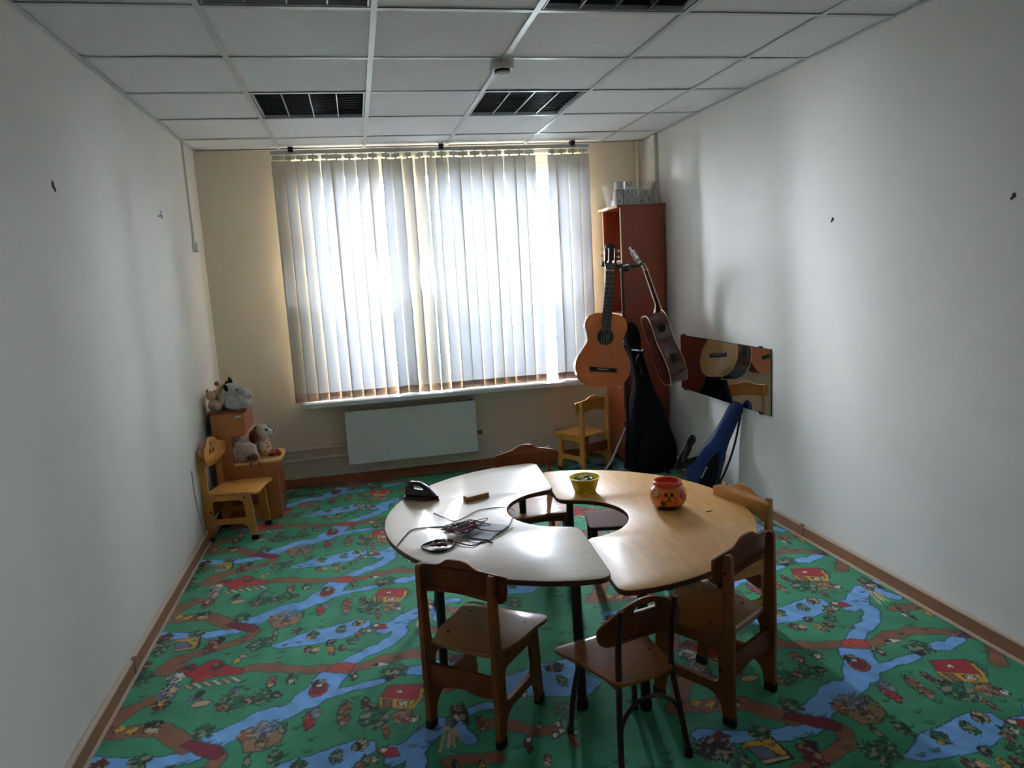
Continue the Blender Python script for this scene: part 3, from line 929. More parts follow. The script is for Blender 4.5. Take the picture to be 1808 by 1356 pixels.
half_table('half_ring_table', 'glossy half-ring table, window sheen in its pale colour, under the iron and tangled cords', (.798, 2.925), .765, .252, .072, -1, ZL, 'table_top',
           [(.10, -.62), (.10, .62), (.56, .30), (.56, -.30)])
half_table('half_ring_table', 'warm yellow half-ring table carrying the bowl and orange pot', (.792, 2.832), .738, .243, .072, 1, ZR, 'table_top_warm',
           [(.12, -.58), (.12, .58), (.52, .30), (.52, -.30)])

# ---- wooden nursery chairs
def make_chair():
    t = thing('wooden_chair', 'x', 'chair')
    outer = [(-.163, 0), (-.128, 0), (-.118, .075), (-.085, .105), (.07, .105), (.098, .075), (.112, 0), (.147, 0), (.128, .29), (-.118, .29), (-.124, .34), (-.132, .565), (-.142, .582), (-.160, .575), (-.164, .30)]
    outer = round_poly(outer, [.004, .004, .03, .03, .03, .03, .004, .004, .01, .03, .05, .012, .012, .012, 0], 4)
    hole_ = round_poly([(-.112, .138), (.082, .138), (.088, .16), (.078, .255), (-.108, .255)], .025, 4)
    me = plate([outer, hole_], .02, .002, 'yz')
    for s in (-1, 1):
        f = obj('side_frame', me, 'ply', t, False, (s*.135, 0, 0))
        for y in (-.145, .129): obj('foot_cap', boxm(-.012, .012, y-.02, y+.02, 0, .03, .003), 'black_rubber', f)
        for (y, z) in ((-.14, .52), (.09, .272), (-.12, .19)):
            obj('screw', cyl(BM(), (s*.0095, y, z), (s*.0118, y, z), .006, n=10), 'screw', f)
    so = [(-.105, -.135), (.105, -.135), (.128, -.10), (.150, -.03), (.158, .08), (.166, .155), (.13, .182), (.0, .172), (-.13, .182), (-.166, .155), (-.158, .08), (-.150, -.03), (-.128, -.10)]
    so = [(p.x, p.y) for p in smooth_pts(so, True, 4)]
    me = plate([so], .014, .002)
    for v in me.vertices: v.co.z += .10*v.co.x**2-.03*max(0, v.co.y-.12)
    st = obj('seat', me, 'ply_seat', t, True, (0, 0, .299))
    for (x, y) in ((-.11, .10), (.11, .10), (-.10, -.06), (.10, -.06)):
        obj('screw', cyl(BM(), (x, y, .0078+.0012), (x, y, .0105+.0012), .005, n=10), 'screw', st)
    top = [(-.165, .566), (-.12, .576), (-.07, .584), (-.035, .604), (0, .608), (.035, .604), (.07, .584), (.12, .576), (.165, .566)]
    ol = [(-.171, .55), (-.168, .50), (-.15, .478), (-.08, .488), (0, .496), (.08, .488), (.15, .478), (.168, .50), (.171, .55)]
    ol = [(p.x, p.y) for p in smooth_pts(ol+top[::-1], True, 4)]
    t['_back'] = 1
    me = plate([ol], .012, .002, 'xz')
    for v in me.vertices: v.co.y += .75*v.co.x**2*1.0
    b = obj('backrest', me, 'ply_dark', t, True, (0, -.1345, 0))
    for x in (-.128, .128): obj('screw', cyl(BM(), (x, .0045, .53), (x, .0085, .53), .006, n=10), 'screw', b).location.y = .75*x*x
    # stretchers between the side frames
    w = .125
    ro = [(-w, .235), (w, .235), (w, .165), (.07, .155), (0, .175), (-.07, .155), (-w, .165)]
    me = plate([round_poly(ro, [0, 0, .004, .05, .05, .05, .004], 4)], .014, .001, 'xz')
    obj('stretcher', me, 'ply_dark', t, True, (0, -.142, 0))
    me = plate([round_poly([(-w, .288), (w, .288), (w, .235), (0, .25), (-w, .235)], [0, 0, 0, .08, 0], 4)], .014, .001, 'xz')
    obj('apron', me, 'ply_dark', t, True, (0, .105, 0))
    del t['_back']
    return t
ch = make_chair()
spots = [((.33, 2.372), -40.5, 1.02, 'wooden chair with its back to the camera, left of the metal-framed chair'),
         ((1.135, 2.262), 31.5, 1.03, 'shade-toned wooden chair at the right front of the warm table, its back to the camera'),
         ((1.41, 2.72), 103, .97, 'wooden chair facing the room on the right of the warm table, behind the nearer chair'),
         ((.829, 3.662), 183, 1.0, 'reddish wooden chair tucked in behind the tables on the window side'),
         ((1.611, 5.299), 25.9, .97, 'lit-toned wooden chair standing in front of the tall cabinet below the classical guitar'),
         ((-.835, 4.735), -100, 1.0, 'orange-lit wooden chair with three-hole backrest against the left wall')]
for i, (p, a, s, lab) in enumerate(spots):
    c = ch if i == 0 else copy_tree(ch)
    c.location = (p[0], p[1], 0); c.rotation_euler = (0, 0, math.radians(a)); c.scale = (s, s, s)
    c['label'] = lab; c['group'] = 'wooden nursery chairs'
    if i in (2, 4, 5):  # chairs given the window-lit plywood tone
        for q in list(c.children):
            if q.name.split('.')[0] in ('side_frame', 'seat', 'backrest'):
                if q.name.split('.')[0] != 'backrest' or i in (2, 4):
                    q.data = q.data.copy(); q.data.materials.clear(); q.data.materials.append(MATS['ply_lit'])
    if i == 5:
        bk = [q for q in c.children if q.name.startswith('backrest')][0]
        ol = [(p.x, p.y) for p in smooth_pts([(-.168, .565), (-.10, .59), (-.05, .622), (0, .63), (.05, .622), (.10, .59), (.168, .565), (.163, .50), (.09, .468), (0, .452), (-.09, .468), (-.163, .50)], True, 4)]
        hs_ = [[(x+.017*math.cos(2*math.pi*k/14), z+.018*math.sin(2*math.pi*k/14)) for k in range(14)] for (x, z) in ((0, .585), (-.026, .545), (.026, .545))]
        me = plate([ol]+hs_, .012, .002, 'xz')
        for v in me.vertices: v.co.y += .9*v.co.x**2
        me.materials.append(MATS['ply_lit']); bk.data = me

# ---- nursery chair on a metal frame
t = thing('metal_frame_chair', 'small chair with maroon tube frame, plywood seat and slotted handle backrest', 'chair', (.735, 2.088, 0), math.radians(14))
for s in (-1, 1):
    bm = tube(BM(), smooth_pts([(s*.125, -.165, .012), (s*.11, -.14, .18), (s*.098, -.125, .30), (s*.098, -.13, .42), (s*.098, -.15, .535)], False, 5), .0095, 12)
    p_ = obj('rear_post', bm, 'maroon_tube', t, True)
    obj('foot_cap', lathe(BM(), [(0, 0), (.013, 0), (.013, .025), (0, .025)], 12, (s*.125, -.165, 0)), 'black_rubber', p_)
    bm = tube(BM(), smooth_pts([(s*.13, .13, .012), (s*.118, .115, .15), (s*.10, .09, .262), (s*.10, .0, .278), (s*.098, -.12, .278)], False, 5), .0095, 12)
    p_ = obj('front_leg', bm, 'maroon_tube', t, True)
    obj('foot_cap', lathe(BM(), [(0, 0), (.013, 0), (.013, .025), (0, .025)], 12, (s*.13, .13, 0)), 'black_rubber', p_)
obj('leg_hoop', tube(BM(), smooth_pts([(-.118, -.152, .09), (-.10, -.14, .17), (-.05, -.135, .215), (0, -.135, .225), (.05, -.135, .215), (.10, -.14, .17), (.118, -.152, .09)], False, 6), .007, 10), 'maroon_tube', t, True)
obj('cross_tube', cyl(BM(), (-.10, .06, .276), (.10, .06, .276), .008), 'maroon_tube', t, True)
so = [(-.07, -.155), (.07, -.155), (.105, -.135), (.125, -.06), (.140, .03), (.165, .10), (.155, .135), (.06, .145), (-.06, .145), (-.155, .135), (-.165, .10), (-.140, .03), (-.125, -.06), (-.105, -.135)]
me = plate([[(p.x, p.y) for p in smooth_pts(so, True, 4)]], .012, .002)
for v in me.vertices: v.co.z += .25*v.co.x**2
st = obj('seat', me, 'ply_seat', t, True, (-.008, .006, .296))
for (x, y) in ((-.10, .07), (.10, .07), (-.098, -.03), (.098, -.03)): obj('screw', cyl(BM(), (x, y, .0075), (x, y, .0105), .005, n=10), 'screw', st)
ol = [(-.15, .47), (-.15, .43), (-.125, .41), (-.06, .415), (0, .42), (.06, .415), (.125, .41), (.15, .43), (.15, .47), (.11, .505), (.06, .535), (0, .55), (-.06, .535), (-.11, .505)]
hl = round_poly([(-.045, .508), (.045, .508), (.035, .528), (-.035, .528)], .009, 4)
me = plate([[(p.x, p.y) for p in smooth_pts(ol, True, 4)], hl], .011, .002, 'xz')
for v in me.vertices: v.co.y += 1.0*v.co.x**2-.1*(v.co.z-.42)
obj('backrest', me, 'ply_dark', t, True, (0, -.122, 0))

# ---- low stool under the warm table
t = thing('low_stool', 'low dark wooden stool pushed under the warm table, seen through the hole', 'stool', (1.17, 3.36, 0), math.radians(-12))
obj('seat', plate([round_poly([(-.14, -.13), (.14, -.13), (.14, .13), (-.14, .13)], .03)], .018, .002), 'stool_wood', t, True, (0, 0, .281))
for sx in (-1, 1):
    for sy in (-1, 1): obj('leg', boxm(sx*.115-.015, sx*.115+.015, sy*.105-.015, sy*.105+.015, 0, .272, .003), 'stool_wood', t)
    obj('side_rail', boxm(sx*.115-.009, sx*.115+.009, -.09, .09, .21, .265), 'stool_wood', t)

# ---- tall cabinet in the corner (opens towards the window)
t = thing('tall_cabinet', 'tall narrow cherry-brown cabinet in the corner, open shelves above a door', 'cabinet', (0, 0, 0))
cxa, cxb, cya, cyb, cz = 1.945, 2.285, 5.205, 5.61, 1.955
obj('side_panel', boxm(cxa, cxb, cya, cya+.018, 0, cz), 'cherry', t); obj('side_panel', boxm(cxa, cxb, cyb-.018, cyb, 0, cz), 'cherry', t)
obj('back_panel', boxm(cxb-.008, cxb, cya+.018, cyb-.018, .05, cz), 'cherry_in', t)
tp = obj('top_panel', boxm(cxa-.03, cxb+.005, cya-.012, cyb+.012, cz, cz+.02), 'cherry', t)
obj('top_edge', boxm(cxa-.0325, cxa-.03, cya-.012, cyb+.012, cz, cz+.02), 'cherry_edge', tp)
obj('front_edge', boxm(cxa-.002, cxa, cya, cya+.018, 0, cz), 'cherry_edge', t); obj('front_edge', boxm(cxa-.002, cxa, cyb-.018, cyb, 0, cz), 'cherry_edge', t)
for z in (.05, .76, 1.16, 1.56):
    s_ = obj('shelf', boxm(cxa+.002, cxb-.008, cya+.018, cyb-.018, z, z+.018), 'cherry_in', t)
    obj('shelf_edge', boxm(cxa, cxa+.002, cya+.018, cyb-.018, z, z+.018), 'cherry_edge', s_)
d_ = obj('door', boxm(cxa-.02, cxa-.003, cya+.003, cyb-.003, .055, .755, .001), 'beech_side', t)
obj('knob', lathe(BM(), [(0, 0), (.006, 0), (.006, .012), (.012, .02), (.008, .026), (0, .027)], 14), 'steel', d_, True, (cxa-.02, cya+.05, .62), (0, -math.pi/2, 0))

# ---- tub of letter cubes on the cabinet
zt = cz+.021
t = thing('plastic_tub', 'cloudy plastic tub full of letter cubes on top of the cabinet', 'tub', (2.085, 5.385, zt))
bm = BM(); a0, a1, b0, b1, hh = .15, .175, .12, .14, .165
def rr(a, b, z): return [(x, y, z) for x, y in round_poly([(-a, -b), (a, -b), (a, b), (-a, b)], .03, 5)]
secs = [rr(a0, b0, 0), rr(a1, b1, hh), rr(a1-.002, b1-.002, hh), rr(a0-.002, b0-.002, .003)]
R_ = [[bm.verts.new(p) for p in s] for s in secs]
for A, B in zip(R_, R_[1:]):
    for k in range(len(A)): bm.faces.new((A[k], A[(k+1) % len(A)], B[(k+1) % len(A)], B[k]))
bm.faces.new(R_[0][::-1]); bm.faces.new(R_[-1])
obj('tub_body', bm, 'cloudy_plastic', t)
obj('tub_rim', tube(BM(), rr(a1+.003, b1+.003, hh), .004, 6, True), 'cloudy_plastic', t, True)
cubes = [('П', -.105, .052, 'ink', 0), ('Х', -.105, .0, 'ink', 0), ('Б', -.045, .0, 'ink_green', 0), ('А', -.045, .052, 'ink_green', 0), ('О', .006, .0, 'ink', .0),
         ('Г', .018, .053, 'ink', .5), ('К', .085, .052, 'ink', 1.57), ('Ж', .057, .0, 'ink', 1.57), ('В', .108, .0, 'ink', 0), ('З', -.10, .104, 'ink', 0), ('М', -.03, .104, 'ink_brown', .3)]
wh = ['leftmost lettered cube of the middle row', 'leftmost lettered cube of the bottom row', 'green-printed cube second in the bottom row', 'green-printed cube second in the middle row', 'middle lettered cube of the bottom row', 'tilted lettered cube in the middle row', 'rightmost lettered cube of the middle row, letter turned sideways', 'sideways lettered cube fourth in the bottom row', 'rightmost lettered cube of the bottom row', 'single cube lying on top at the left', 'brown-printed cube lying on top']
for ci_, (L_, x, z, ik, ra) in enumerate(cubes):
    c = thing('letter_cube', wh[ci_]+' in the plastic tub', 'cube', (2.085+x*1.1, 5.385-.078, zt+.0035+z*1.12), 0, 'letter cubes in the tub')
    obj('cube_body', boxm(-.0275, .0275, -.0275, .0275, .0, .055, .003), 'cube_white', c)
    me = text_mesh(L_, .052)
    for v in me.vertices:
        x_, y_, z_ = v.co; ca_, sa_ = rot2(ra); v.co = (x_*ca_-y_*sa_, -z_-.0282, x_*sa_+y_*ca_+.0275)
    obj('letter', me, ik, c)
for k, (x, y, z) in enumerate(((-.1, -.0, 0), (-.045, 0, 0), (.01, 0, 0), (.066, 0, 0), (.12, 0, 0), (-.1, .055, 0), (-.045, .055, 0), (.012, .055, 0), (.068, .055, 0), (-.1, .0, .051), (-.045, 0, .051), (.02, 0, .051), (.08, .0, .051))):
    c = obj('letter_cube', boxm(-.0245, .0245, -.0245, .0245, 0, .049, .003), 'cube_white', None, False, (2.085+x, 5.385-.018+y, zt+.0035+z))
    tag(c, 'plain white cube behind the lettered ones in the tub', 'cube', 'letter cubes in the tub')

# ---- stepped wooden shelf by the left wall
t = thing('stepped_shelf', 'stepped wooden toy shelf in the left corner, tall part beside low part', 'shelf', (0, 0, 0))
sx0, sx1, sx2, sy0, sy1, h1, h2 = -.985, -.775, -.605, 4.945, 5.30, .735, .385
sxn, hn = -.872, .575
L_out = [(sx0, 0), (sx2, 0), (sx2, h2), (sxn, h2), (sxn, hn), (sx1, hn+.02), (sx1, h1), (sx0, h1)]
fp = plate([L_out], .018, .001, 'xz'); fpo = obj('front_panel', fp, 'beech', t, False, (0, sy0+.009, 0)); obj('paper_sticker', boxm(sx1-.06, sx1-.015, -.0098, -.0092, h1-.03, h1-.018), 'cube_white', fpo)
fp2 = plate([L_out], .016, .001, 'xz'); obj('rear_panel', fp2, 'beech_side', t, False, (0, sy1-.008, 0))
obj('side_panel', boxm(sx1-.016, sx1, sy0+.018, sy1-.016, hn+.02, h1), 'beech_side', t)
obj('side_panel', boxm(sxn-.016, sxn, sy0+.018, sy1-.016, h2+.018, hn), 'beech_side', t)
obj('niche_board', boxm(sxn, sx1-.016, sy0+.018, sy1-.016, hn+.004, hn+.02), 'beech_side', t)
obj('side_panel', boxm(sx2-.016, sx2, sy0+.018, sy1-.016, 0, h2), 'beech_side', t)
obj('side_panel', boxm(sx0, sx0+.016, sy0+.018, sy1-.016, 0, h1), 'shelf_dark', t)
obj('upper_board', boxm(sx0-.012, sx1+.012, sy0-.005, sy1, h1, h1+.016), 'cherry', t)
me = plate([round_poly([(sxn+.001, sy0-.01), (sx2+.02, sy0-.01), (sx2+.045, sy0+.15), (sx2+.02, sy1), (sxn+.001, sy1)], [0, .05, .1, .05, 0], 6)], .016, .002)
obj('lower_board', me, 'shelf_top', t, True, (0, 0, h2+.008))

# ================================================================== GUITARS AND THEIR STAND
def half_outline(acoustic):
    if acoustic: h = [(0, 0), (.09, .004), (.155, .035), (.192, .095), (.199, .145), (.188, .20), (.155, .255), (.134, .30), (.132, .325), (.142, .37), (.150, .41), (.144, .45), (.122, .483), (.08, .50), (.03, .505), (0, .505)]
    else: h = [(0, 0), (.08, .004), (.14, .032), (.176, .088), (.184, .135), (.175, .185), (.145, .24), (.121, .285), (.118, .31), (.128, .35), (.140, .39), (.136, .43), (.116, .463), (.078, .482), (.03, .488), (0, .488)]
    sm_ = smooth_pts([(-.03, h[0][1])]+h+[(-.03, h[-1][1])], False, 4)
    r = [(max(p.x, 0), p.y) for p in sm_ if p.x > -1e-4]
    return r
def guitar(name, label, top_m, side_m, acoustic, bottom, head, normal, binding=True, sc=1.0, nw=1.0):
    t = thing(name, label, 'guitar')
    u = (Vector(head)-Vector(bottom)).normalized(); n = Vector(normal); n = (n-u*n.dot(u)).normalized()
    r = (-n).cross(u)        # local x right, local -y = top normal, z up
    yv = -n
    t.matrix_world = Matrix(((r.x, yv.x, u.x, bottom[0]), (r.y, yv.y, u.y, bottom[1]), (r.z, yv.z, u.z, bottom[2]), (0, 0, 0, 1))) @ Matrix.Scale(sc, 4)
    h = half_outline(acoustic); ol = h+[(-x, z) for x, z in h[::-1] if x > 1e-5]
    D_ = .124 if acoustic else .095; L = h[-1][1]
    # ribs
    bm = BM(); N = len(ol); A = [bm.verts.new((x, -D_/2+.003, z)) for x, z in ol]; B = [bm.verts.new((x, D_/2-.003, z)) for x, z in ol]
    for i in range(N): bm.faces.new((A[i], A[(i+1) % N], B[(i+1) % N], B[i]))
    obj('ribs', bm, side_m, t, True)
    sh = L-.155 if not acoustic else L-.165; sr = .044 if not acoustic else .05
    circ = [(sr*math.cos(2*math.pi*k/32), sh+sr*math.sin(2*math.pi*k/32)) for k in range(32)]
    tp = obj('top', plate([ol, circ], .004, .0005, 'xz'), top_m, t, False, (0, -D_/2+.002, 0))
    obj('back', plate([ol], .004, .0005, 'xz'), side_m, t, False, (0, D_/2-.002, 0))
    if binding:
        for y in (-D_/2+.002, D_/2-.002): obj('binding', tube(BM(), [(x, y, z) for x, z in ol], .0028, 6, True), 'binding', t, True)
    obj('rosette', lathe(BM(), [(sr, -.0003), (sr+.012, -.0003), (sr+.012, .0006), (sr, .0006)], 40), 'rosewood', tp, False, (0, -.0024, sh), (math.pi/2, 0, 0))
    obj('hole_inside', lathe(BM(), [(0, 0), (sr+.004, 0), (sr+.004, .002), (0, .002)], 24), 'hole_dark', tp, False, (0, .01, sh), (math.pi/2, 0, 0))
    bz = .115 if not acoustic else .15
    br = obj('bridge', boxm(-.09, .09, -.009, 0, bz-.014, bz+.014, .003), 'rosewood', tp, False, (0, -.0018, 0))
    obj('saddle', boxm(-.038, .038, -.013, -.006, bz-.002, bz+.003), 'binding', br)
    nz = bz+.65; HL = .19
    # neck, heel and fretboard
    bm = BM(); secs = []
    for z, w, d in ((L-.02, .033, .07), (L+.02, .032, .04), (L+.05, .031, .024), (nz-.05, .029, .021), (nz, .0285, .021)):
        secs.append([bm.verts.new(p) for p in ((-w, -D_/2, z), (w, -D_/2, z), (w*.8, -D_/2+d*.8, z), (0, -D_/2+d, z), (-w*.8, -D_/2+d*.8, z))])
    for S0, S1 in zip(secs, secs[1:]):
        for k in range(5): bm.faces.new((S0[k], S0[(k+1) % 5], S1[(k+1) % 5], S1[k]))
    bm.faces.new(secs[0]); bm.faces.new(secs[-1])
    nk = obj('neck', bm, 'neck_wood' if not acoustic else side_m, t, True)
    bm = BM(); z0 = sh+sr-.008
    q = [bm.verts.new(p) for p in ((-.031, -D_/2-.007, z0), (.031, -D_/2-.007, z0), (.029, -D_/2-.006, nz), (-.029, -D_/2-.006, nz), (-.031, -D_/2, z0), (.031, -D_/2, z0), (.029, -D_/2, nz), (-.029, -D_/2, nz))]
    for fidx in ((0, 1, 2, 3), (7, 6, 5, 4), (0, 4, 5, 1), (1, 5, 6, 2), (2, 6, 7, 3), (3, 7, 4, 0)): bm.faces.new([q[i] for i in fidx])
    fb = obj('fretboard', bm, 'fretboard', t)
    if acoustic:
        for s in (-1, 1): obj('board_binding', tube(BM(), [(s*.031, -D_/2-.004, z0), (s*.029, -D_/2-.003, nz)], .0022, 6), 'binding', fb, True)
    for k in range(1, 20):
        z = nz-.65*(1-2**(-k/12)); 
        if z < z0+.01: break
        w = .029+(.031-.029)*(nz-z)/(nz-z0)
        obj('fret', boxm(-w, w, -D_/2-.0085, -D_/2-.006, z-.001, z+.001), 'steel', fb)
    obj('nut', boxm(-.026, .026, -D_/2-.0105, -D_/2, nz, nz+.005), 'binding', t)
    # headstock, tilted back
    hd = obj('headstock', plate([round_poly([(-.027, 0), (.027, 0), (.037, .035), (.036, HL-.02), (.02, HL), (0, HL-.008), (-.02, HL), (-.036, HL-.02), (-.037, .035)], .012, 4)] +
             ([] if acoustic else [round_poly([(s*.019-.006, .05), (s*.019+.006, .05), (s*.019+.006, .155), (s*.019-.006, .155)], .005, 3) for s in (-1, 1)]), .016, .002, 'xz'),
             'rosewood' if not acoustic else side_m, t, True, (0, -D_/2+.009, nz+.004), (math.radians(-13), 0, 0))
    if acoustic: obj('head_binding', tube(BM(), [(x, .006, z) for x, z in round_poly([(-.027, 0), (-.037, .035), (-.036, HL-.02), (-.02, HL), (0, HL-.008), (.02, HL), (.036, HL-.02), (.037, .035), (.027, 0)], .012, 4)], .0018, 6), 'binding', hd, True)
    for s in (-1, 1):
        obj('tuner_plate', boxm(s*.037-.002, s*.037+.002, -.006, .012, .045, .16, .001), 'chrome' if acoustic else 'black_paint', hd)
        for k in range(3):
            z = .06+.042*k
            bm = BM(); cyl(bm, (s*.036, .004, z), (s*.052, .006, z), .003, n=8); ell(bm, (s*.057, .006, z), (.007, .004, .010)); cyl(bm, (s*.036, .004, z), (s*.028, .012, z), .006, n=10)
            obj('tuning_peg', bm, 'chrome' if acoustic else 'binding', hd, True)
    for k in range(6):
        x0, x1 = (-.029+.0116*k), (-.021+.0084*k)
        obj('string', tube(BM(), [(x0, -D_/2-.0125, bz), (x1, -D_/2-.0115, nz+.003), (x1*1.1, -D_/2-.004, nz+.05)], .0007, 4), 'string', t)
    if acoustic:
        for xx, zz, aa in ((-.1485, .40, 4), (-.1915, .18, 14)):
            obj('preamp_panel', ell(BM(), (0, 0, 0), (.0035, .03, .036)), 'hole_dark', t, True, (xx, 0, zz), (0, math.radians(aa), 0))
        obj('strap_pin', cyl(BM(), (0, 0, 0), (0, 0, -.014), .006), 'chrome', t, True)
    return t
g1 = guitar('classical_guitar', 'orange-topped classical guitar hanging upright on the stand before the window', 'gtop_cedar', 'gside_red', False,
            (1.630, 4.88, .700), (1.785, 4.98, 1.713), (-.16, -.98, .0), False, 1.06)
g2 = guitar('acoustic_guitar', 'dark glossy acoustic guitar turned sideways on the stand, its top facing the mirror', 'gtop_spruce', 'gside', True,
            (2.118, 4.70, .715), (1.865, 4.86, 1.66), (.98, -.17, .2), True, 1.0)

t = thing('guitar_stand', 'black metal multi-guitar stand with central pole and padded arms', 'stand', (1.897, 5.085, 0))
obj('pole', cyl(BM(), (0, 0, .10), (0, 0, 1.55), .0125, .0115, 14), 'black_paint', t, True)
obj('collar', cyl(BM(), (0, 0, .30), (0, 0, .38), .022, n=14), 'black_rubber', t, True)
for a in (205, 325, 85):
    ca_, sa_ = rot2(math.radians(a)); l_ = .09 if a == 85 else .30
    lg = obj('leg', tube(BM(), [(0.012*ca_, .012*sa_, .34), (l_*.6*ca_, l_*.6*sa_, .12), (l_*ca_, l_*sa_, .012)], .0095, 10), 'black_paint' if a != 205 else 'steel', t, True)
    obj('foot_cap', ell(BM(), (l_*ca_, l_*sa_, .0125), (.0125, .0125, .012)), 'black_rubber', lg, True)
def arm(name, tip, out, w=.045, z=1.53):
    tip = Vector(tip); d = Vector(out).normalized(); s_ = Vector((-d.y, d.x, 0))
    a_ = obj(name, tube(BM(), smooth_pts([(0, 0, z), (tip.x*.6, tip.y*.6, z+.01), tuple(tip-d*.03)], False, 5), .008, 10), 'black_paint', t, True)
    for s in (-1, 1):
        p = [tip-d*.03, tip-d*.02+s_*s*w*.8, tip+s_*s*w, tip+d*.035+s_*s*w+Vector((0, 0, .006)), tip+d*.05+s_*s*w+Vector((0, 0, .028))]
        obj('yoke_prong', tube(BM(), smooth_pts(p, False, 5), .009, 10), 'black_rubber', a_, True)
arm('arm', (-.135, -.085, 1.545), (-.16, -.98, 0)); arm('arm', (-.005, -.235, 1.525), (.98, -.17, 0)); arm('arm', (.04, .06, 1.50), (.4, .8, 0), .03)
for tip, out in (((-.10, -.08, .95), (-.5, -.8, 0)), ((.06, -.22, .93), (1, -.4, 0))):
    d = Vector(out).normalized(); s_ = Vector((-d.y, d.x, 0)); tip = Vector(tip)
    a_ = obj('body_rest', tube(BM(), [(0, 0, .93), tuple(tip)], .007, 8), 'black_paint', t, True)
    obj('rest_pad', tube(BM(), [tuple(tip+s_*.05), tuple(tip), tuple(tip-s_*.05)], .011, 10), 'black_rubber', a_, True)

# ---- black gig bag
bag = thing('guitar_bag', 'black padded guitar bag standing on the floor against the cabinet', 'bag', (2.05, 4.99, 0), math.radians(8))
prof = [(0.004, .10, .045), (.02, .165, .062), (.06, .195, .07), (.14, .212, .072), (.22, .205, .072), (.30, .178, .07), (.37, .152, .068), (.42, .145, .066), (.48, .14, .064), (.55, .118, .06), (.62, .088, .056), (.70, .068, .05), (.80, .058, .046), (.90, .052, .042), (.95, .05, .042), (.965, .058, .046), (1.0, .066, .05), (1.06, .066, .05), (1.10, .055, .045), (1.125, .03, .03)]
def shear(z): return (-.13*z*.85+.03*math.sin(z*3), .06*z, z)
bm = loft(BM(), [(shear(z), w, d) for z, w, d in prof], 32, 2.7)
body_ = obj('bag_body', bm, 'bag_black', bag, True)
zip_ = [(shear(z)[0]+w*1.0, shear(z)[1], z) for z, w, d in prof]+[(shear(z)[0]-w, shear(z)[1], z) for z, w, d in prof[::-1]]
obj('zip', tube(BM(), zip_, .005, 6, True), 'strap', bag, True)
pk = plate([round_poly([(-.13, .05), (.13, .05), (.14, .2), (.1, .34), (-.1, .34), (-.14, .2)], .05, 5)], .03, .01, 'xz')
for v in pk.vertices: v.co.x += -.02
obj('pocket', pk, 'bag_black', bag, True, (0, -.062, 0))
obj('carry_strap', tube(BM(), smooth_pts([(-.12, -.06, .90), (-.16, -.09, .86), (-.13, -.10, .80), (-.10, -.045, .76)], False, 5), .007, 8), 'strap', bag, True)
obj('buckle', tube(BM(), smooth_pts([(-.135, -.07, .93), (-.115, -.075, .935), (-.095, -.065, .94)], False, 4), .005, 8), 'chrome', bag, True)

# ---- small blue bag leaning on the wall
bl2 = thing('blue_guitar_bag', 'small blue instrument bag leaning on the right wall below the mirror', 'bag')
b0, b1 = Vector((2.115, 4.40, .045)), Vector((2.262, 4.115, .635)); u = (b1-b0).normalized(); n = Vector((-.62, -.72, .2)); n = (n-u*n.dot(u)).normalized(); rr_ = (-n).cross(u)
bl2.matrix_world = Matrix(((rr_.x, -n.x, u.x, b0.x), (rr_.y, -n.y, u.y, b0.y), (rr_.z, -n.z, u.z, b0.z), (0, 0, 0, 1)))
prof = [(0.0, .06, .03), (.015, .09, .04), (.06, .112, .045), (.12, .112, .045), (.18, .098, .043), (.24, .086, .042), (.29, .08, .04), (.34, .064, .036), (.42, .052, .032), (.55, .044, .03), (.62, .043, .03), (.66, .04, .028), (.685, .022, .018)]
obj('bag_body', loft(BM(), [((0, 0, z), w, d) for z, w, d in prof], 28, 2.6), 'bag_blue', bl2, True)
obj('trim', tube(BM(), [(w, 0, z) for z, w, d in prof]+[(-w, 0, z) for z, w, d in prof[::-1]], .0055, 6, True), 'strap', bl2, True)
obj('panel', plate([[(p.x, p.y) for p in smooth_pts([(.02, .01), (.10, .05), (.104, .14), (.085, .22), (.05, .3), (.03, .34), (.0, .2)], True, 4)]], .012, .003, 'xz'), 'bag_black', bl2, True, (0, -.04, 0))
obj('shoulder_strap', tube(BM(), smooth_pts([(.045, .02, .60), (.085, .03, .42), (.11, .025, .26), (.115, .02, .14), (.10, .0, .06)], False, 5), .007, 8), 'strap', bl2, True)
hdm = blob([((-.16, -.03, .30), (.032, .028, .045)), ((-.15, -.03, .22), (.02, .02, .08)), ((-.115, -.02, .14), (.022, .02, .1), (0, .5, 0)), ((-.175, -.03, .16), (.014, .014, .12))], .006, 5)
obj('padded_handle', hdm, 'strap', bl2)
for k in range(6): obj('print_mark', boxm(-.004-.002*(k % 2), .004+.002*((k+1) % 2), -.001, .0005, -.005, .005), 'print_white', bl2, False, (.012+.006*k*.0, -.0475, .20-.017*k))

# ---- mirror
t = thing('wall_mirror', 'frameless rectangular mirror low on the right wall', 'mirror', (XR, 0, 0))
obj('glass', boxm(-.007, -.001, 3.788, 4.99, .62, 1.013), 'mirror_edge', t)
obj('silvering', boxm(-.0076, -.0071, 3.79, 4.988, .622, 1.011), 'mirror', t)
for y, z, s in ((4.93, 1.013, 1), (3.90, 1.013, 1), (4.93, .62, -1), (3.90, .62, -1)): obj('clip', boxm(-.012, 0, y-.014, y+.014, z-.008, z+.010, .002), 'black_paint', t)

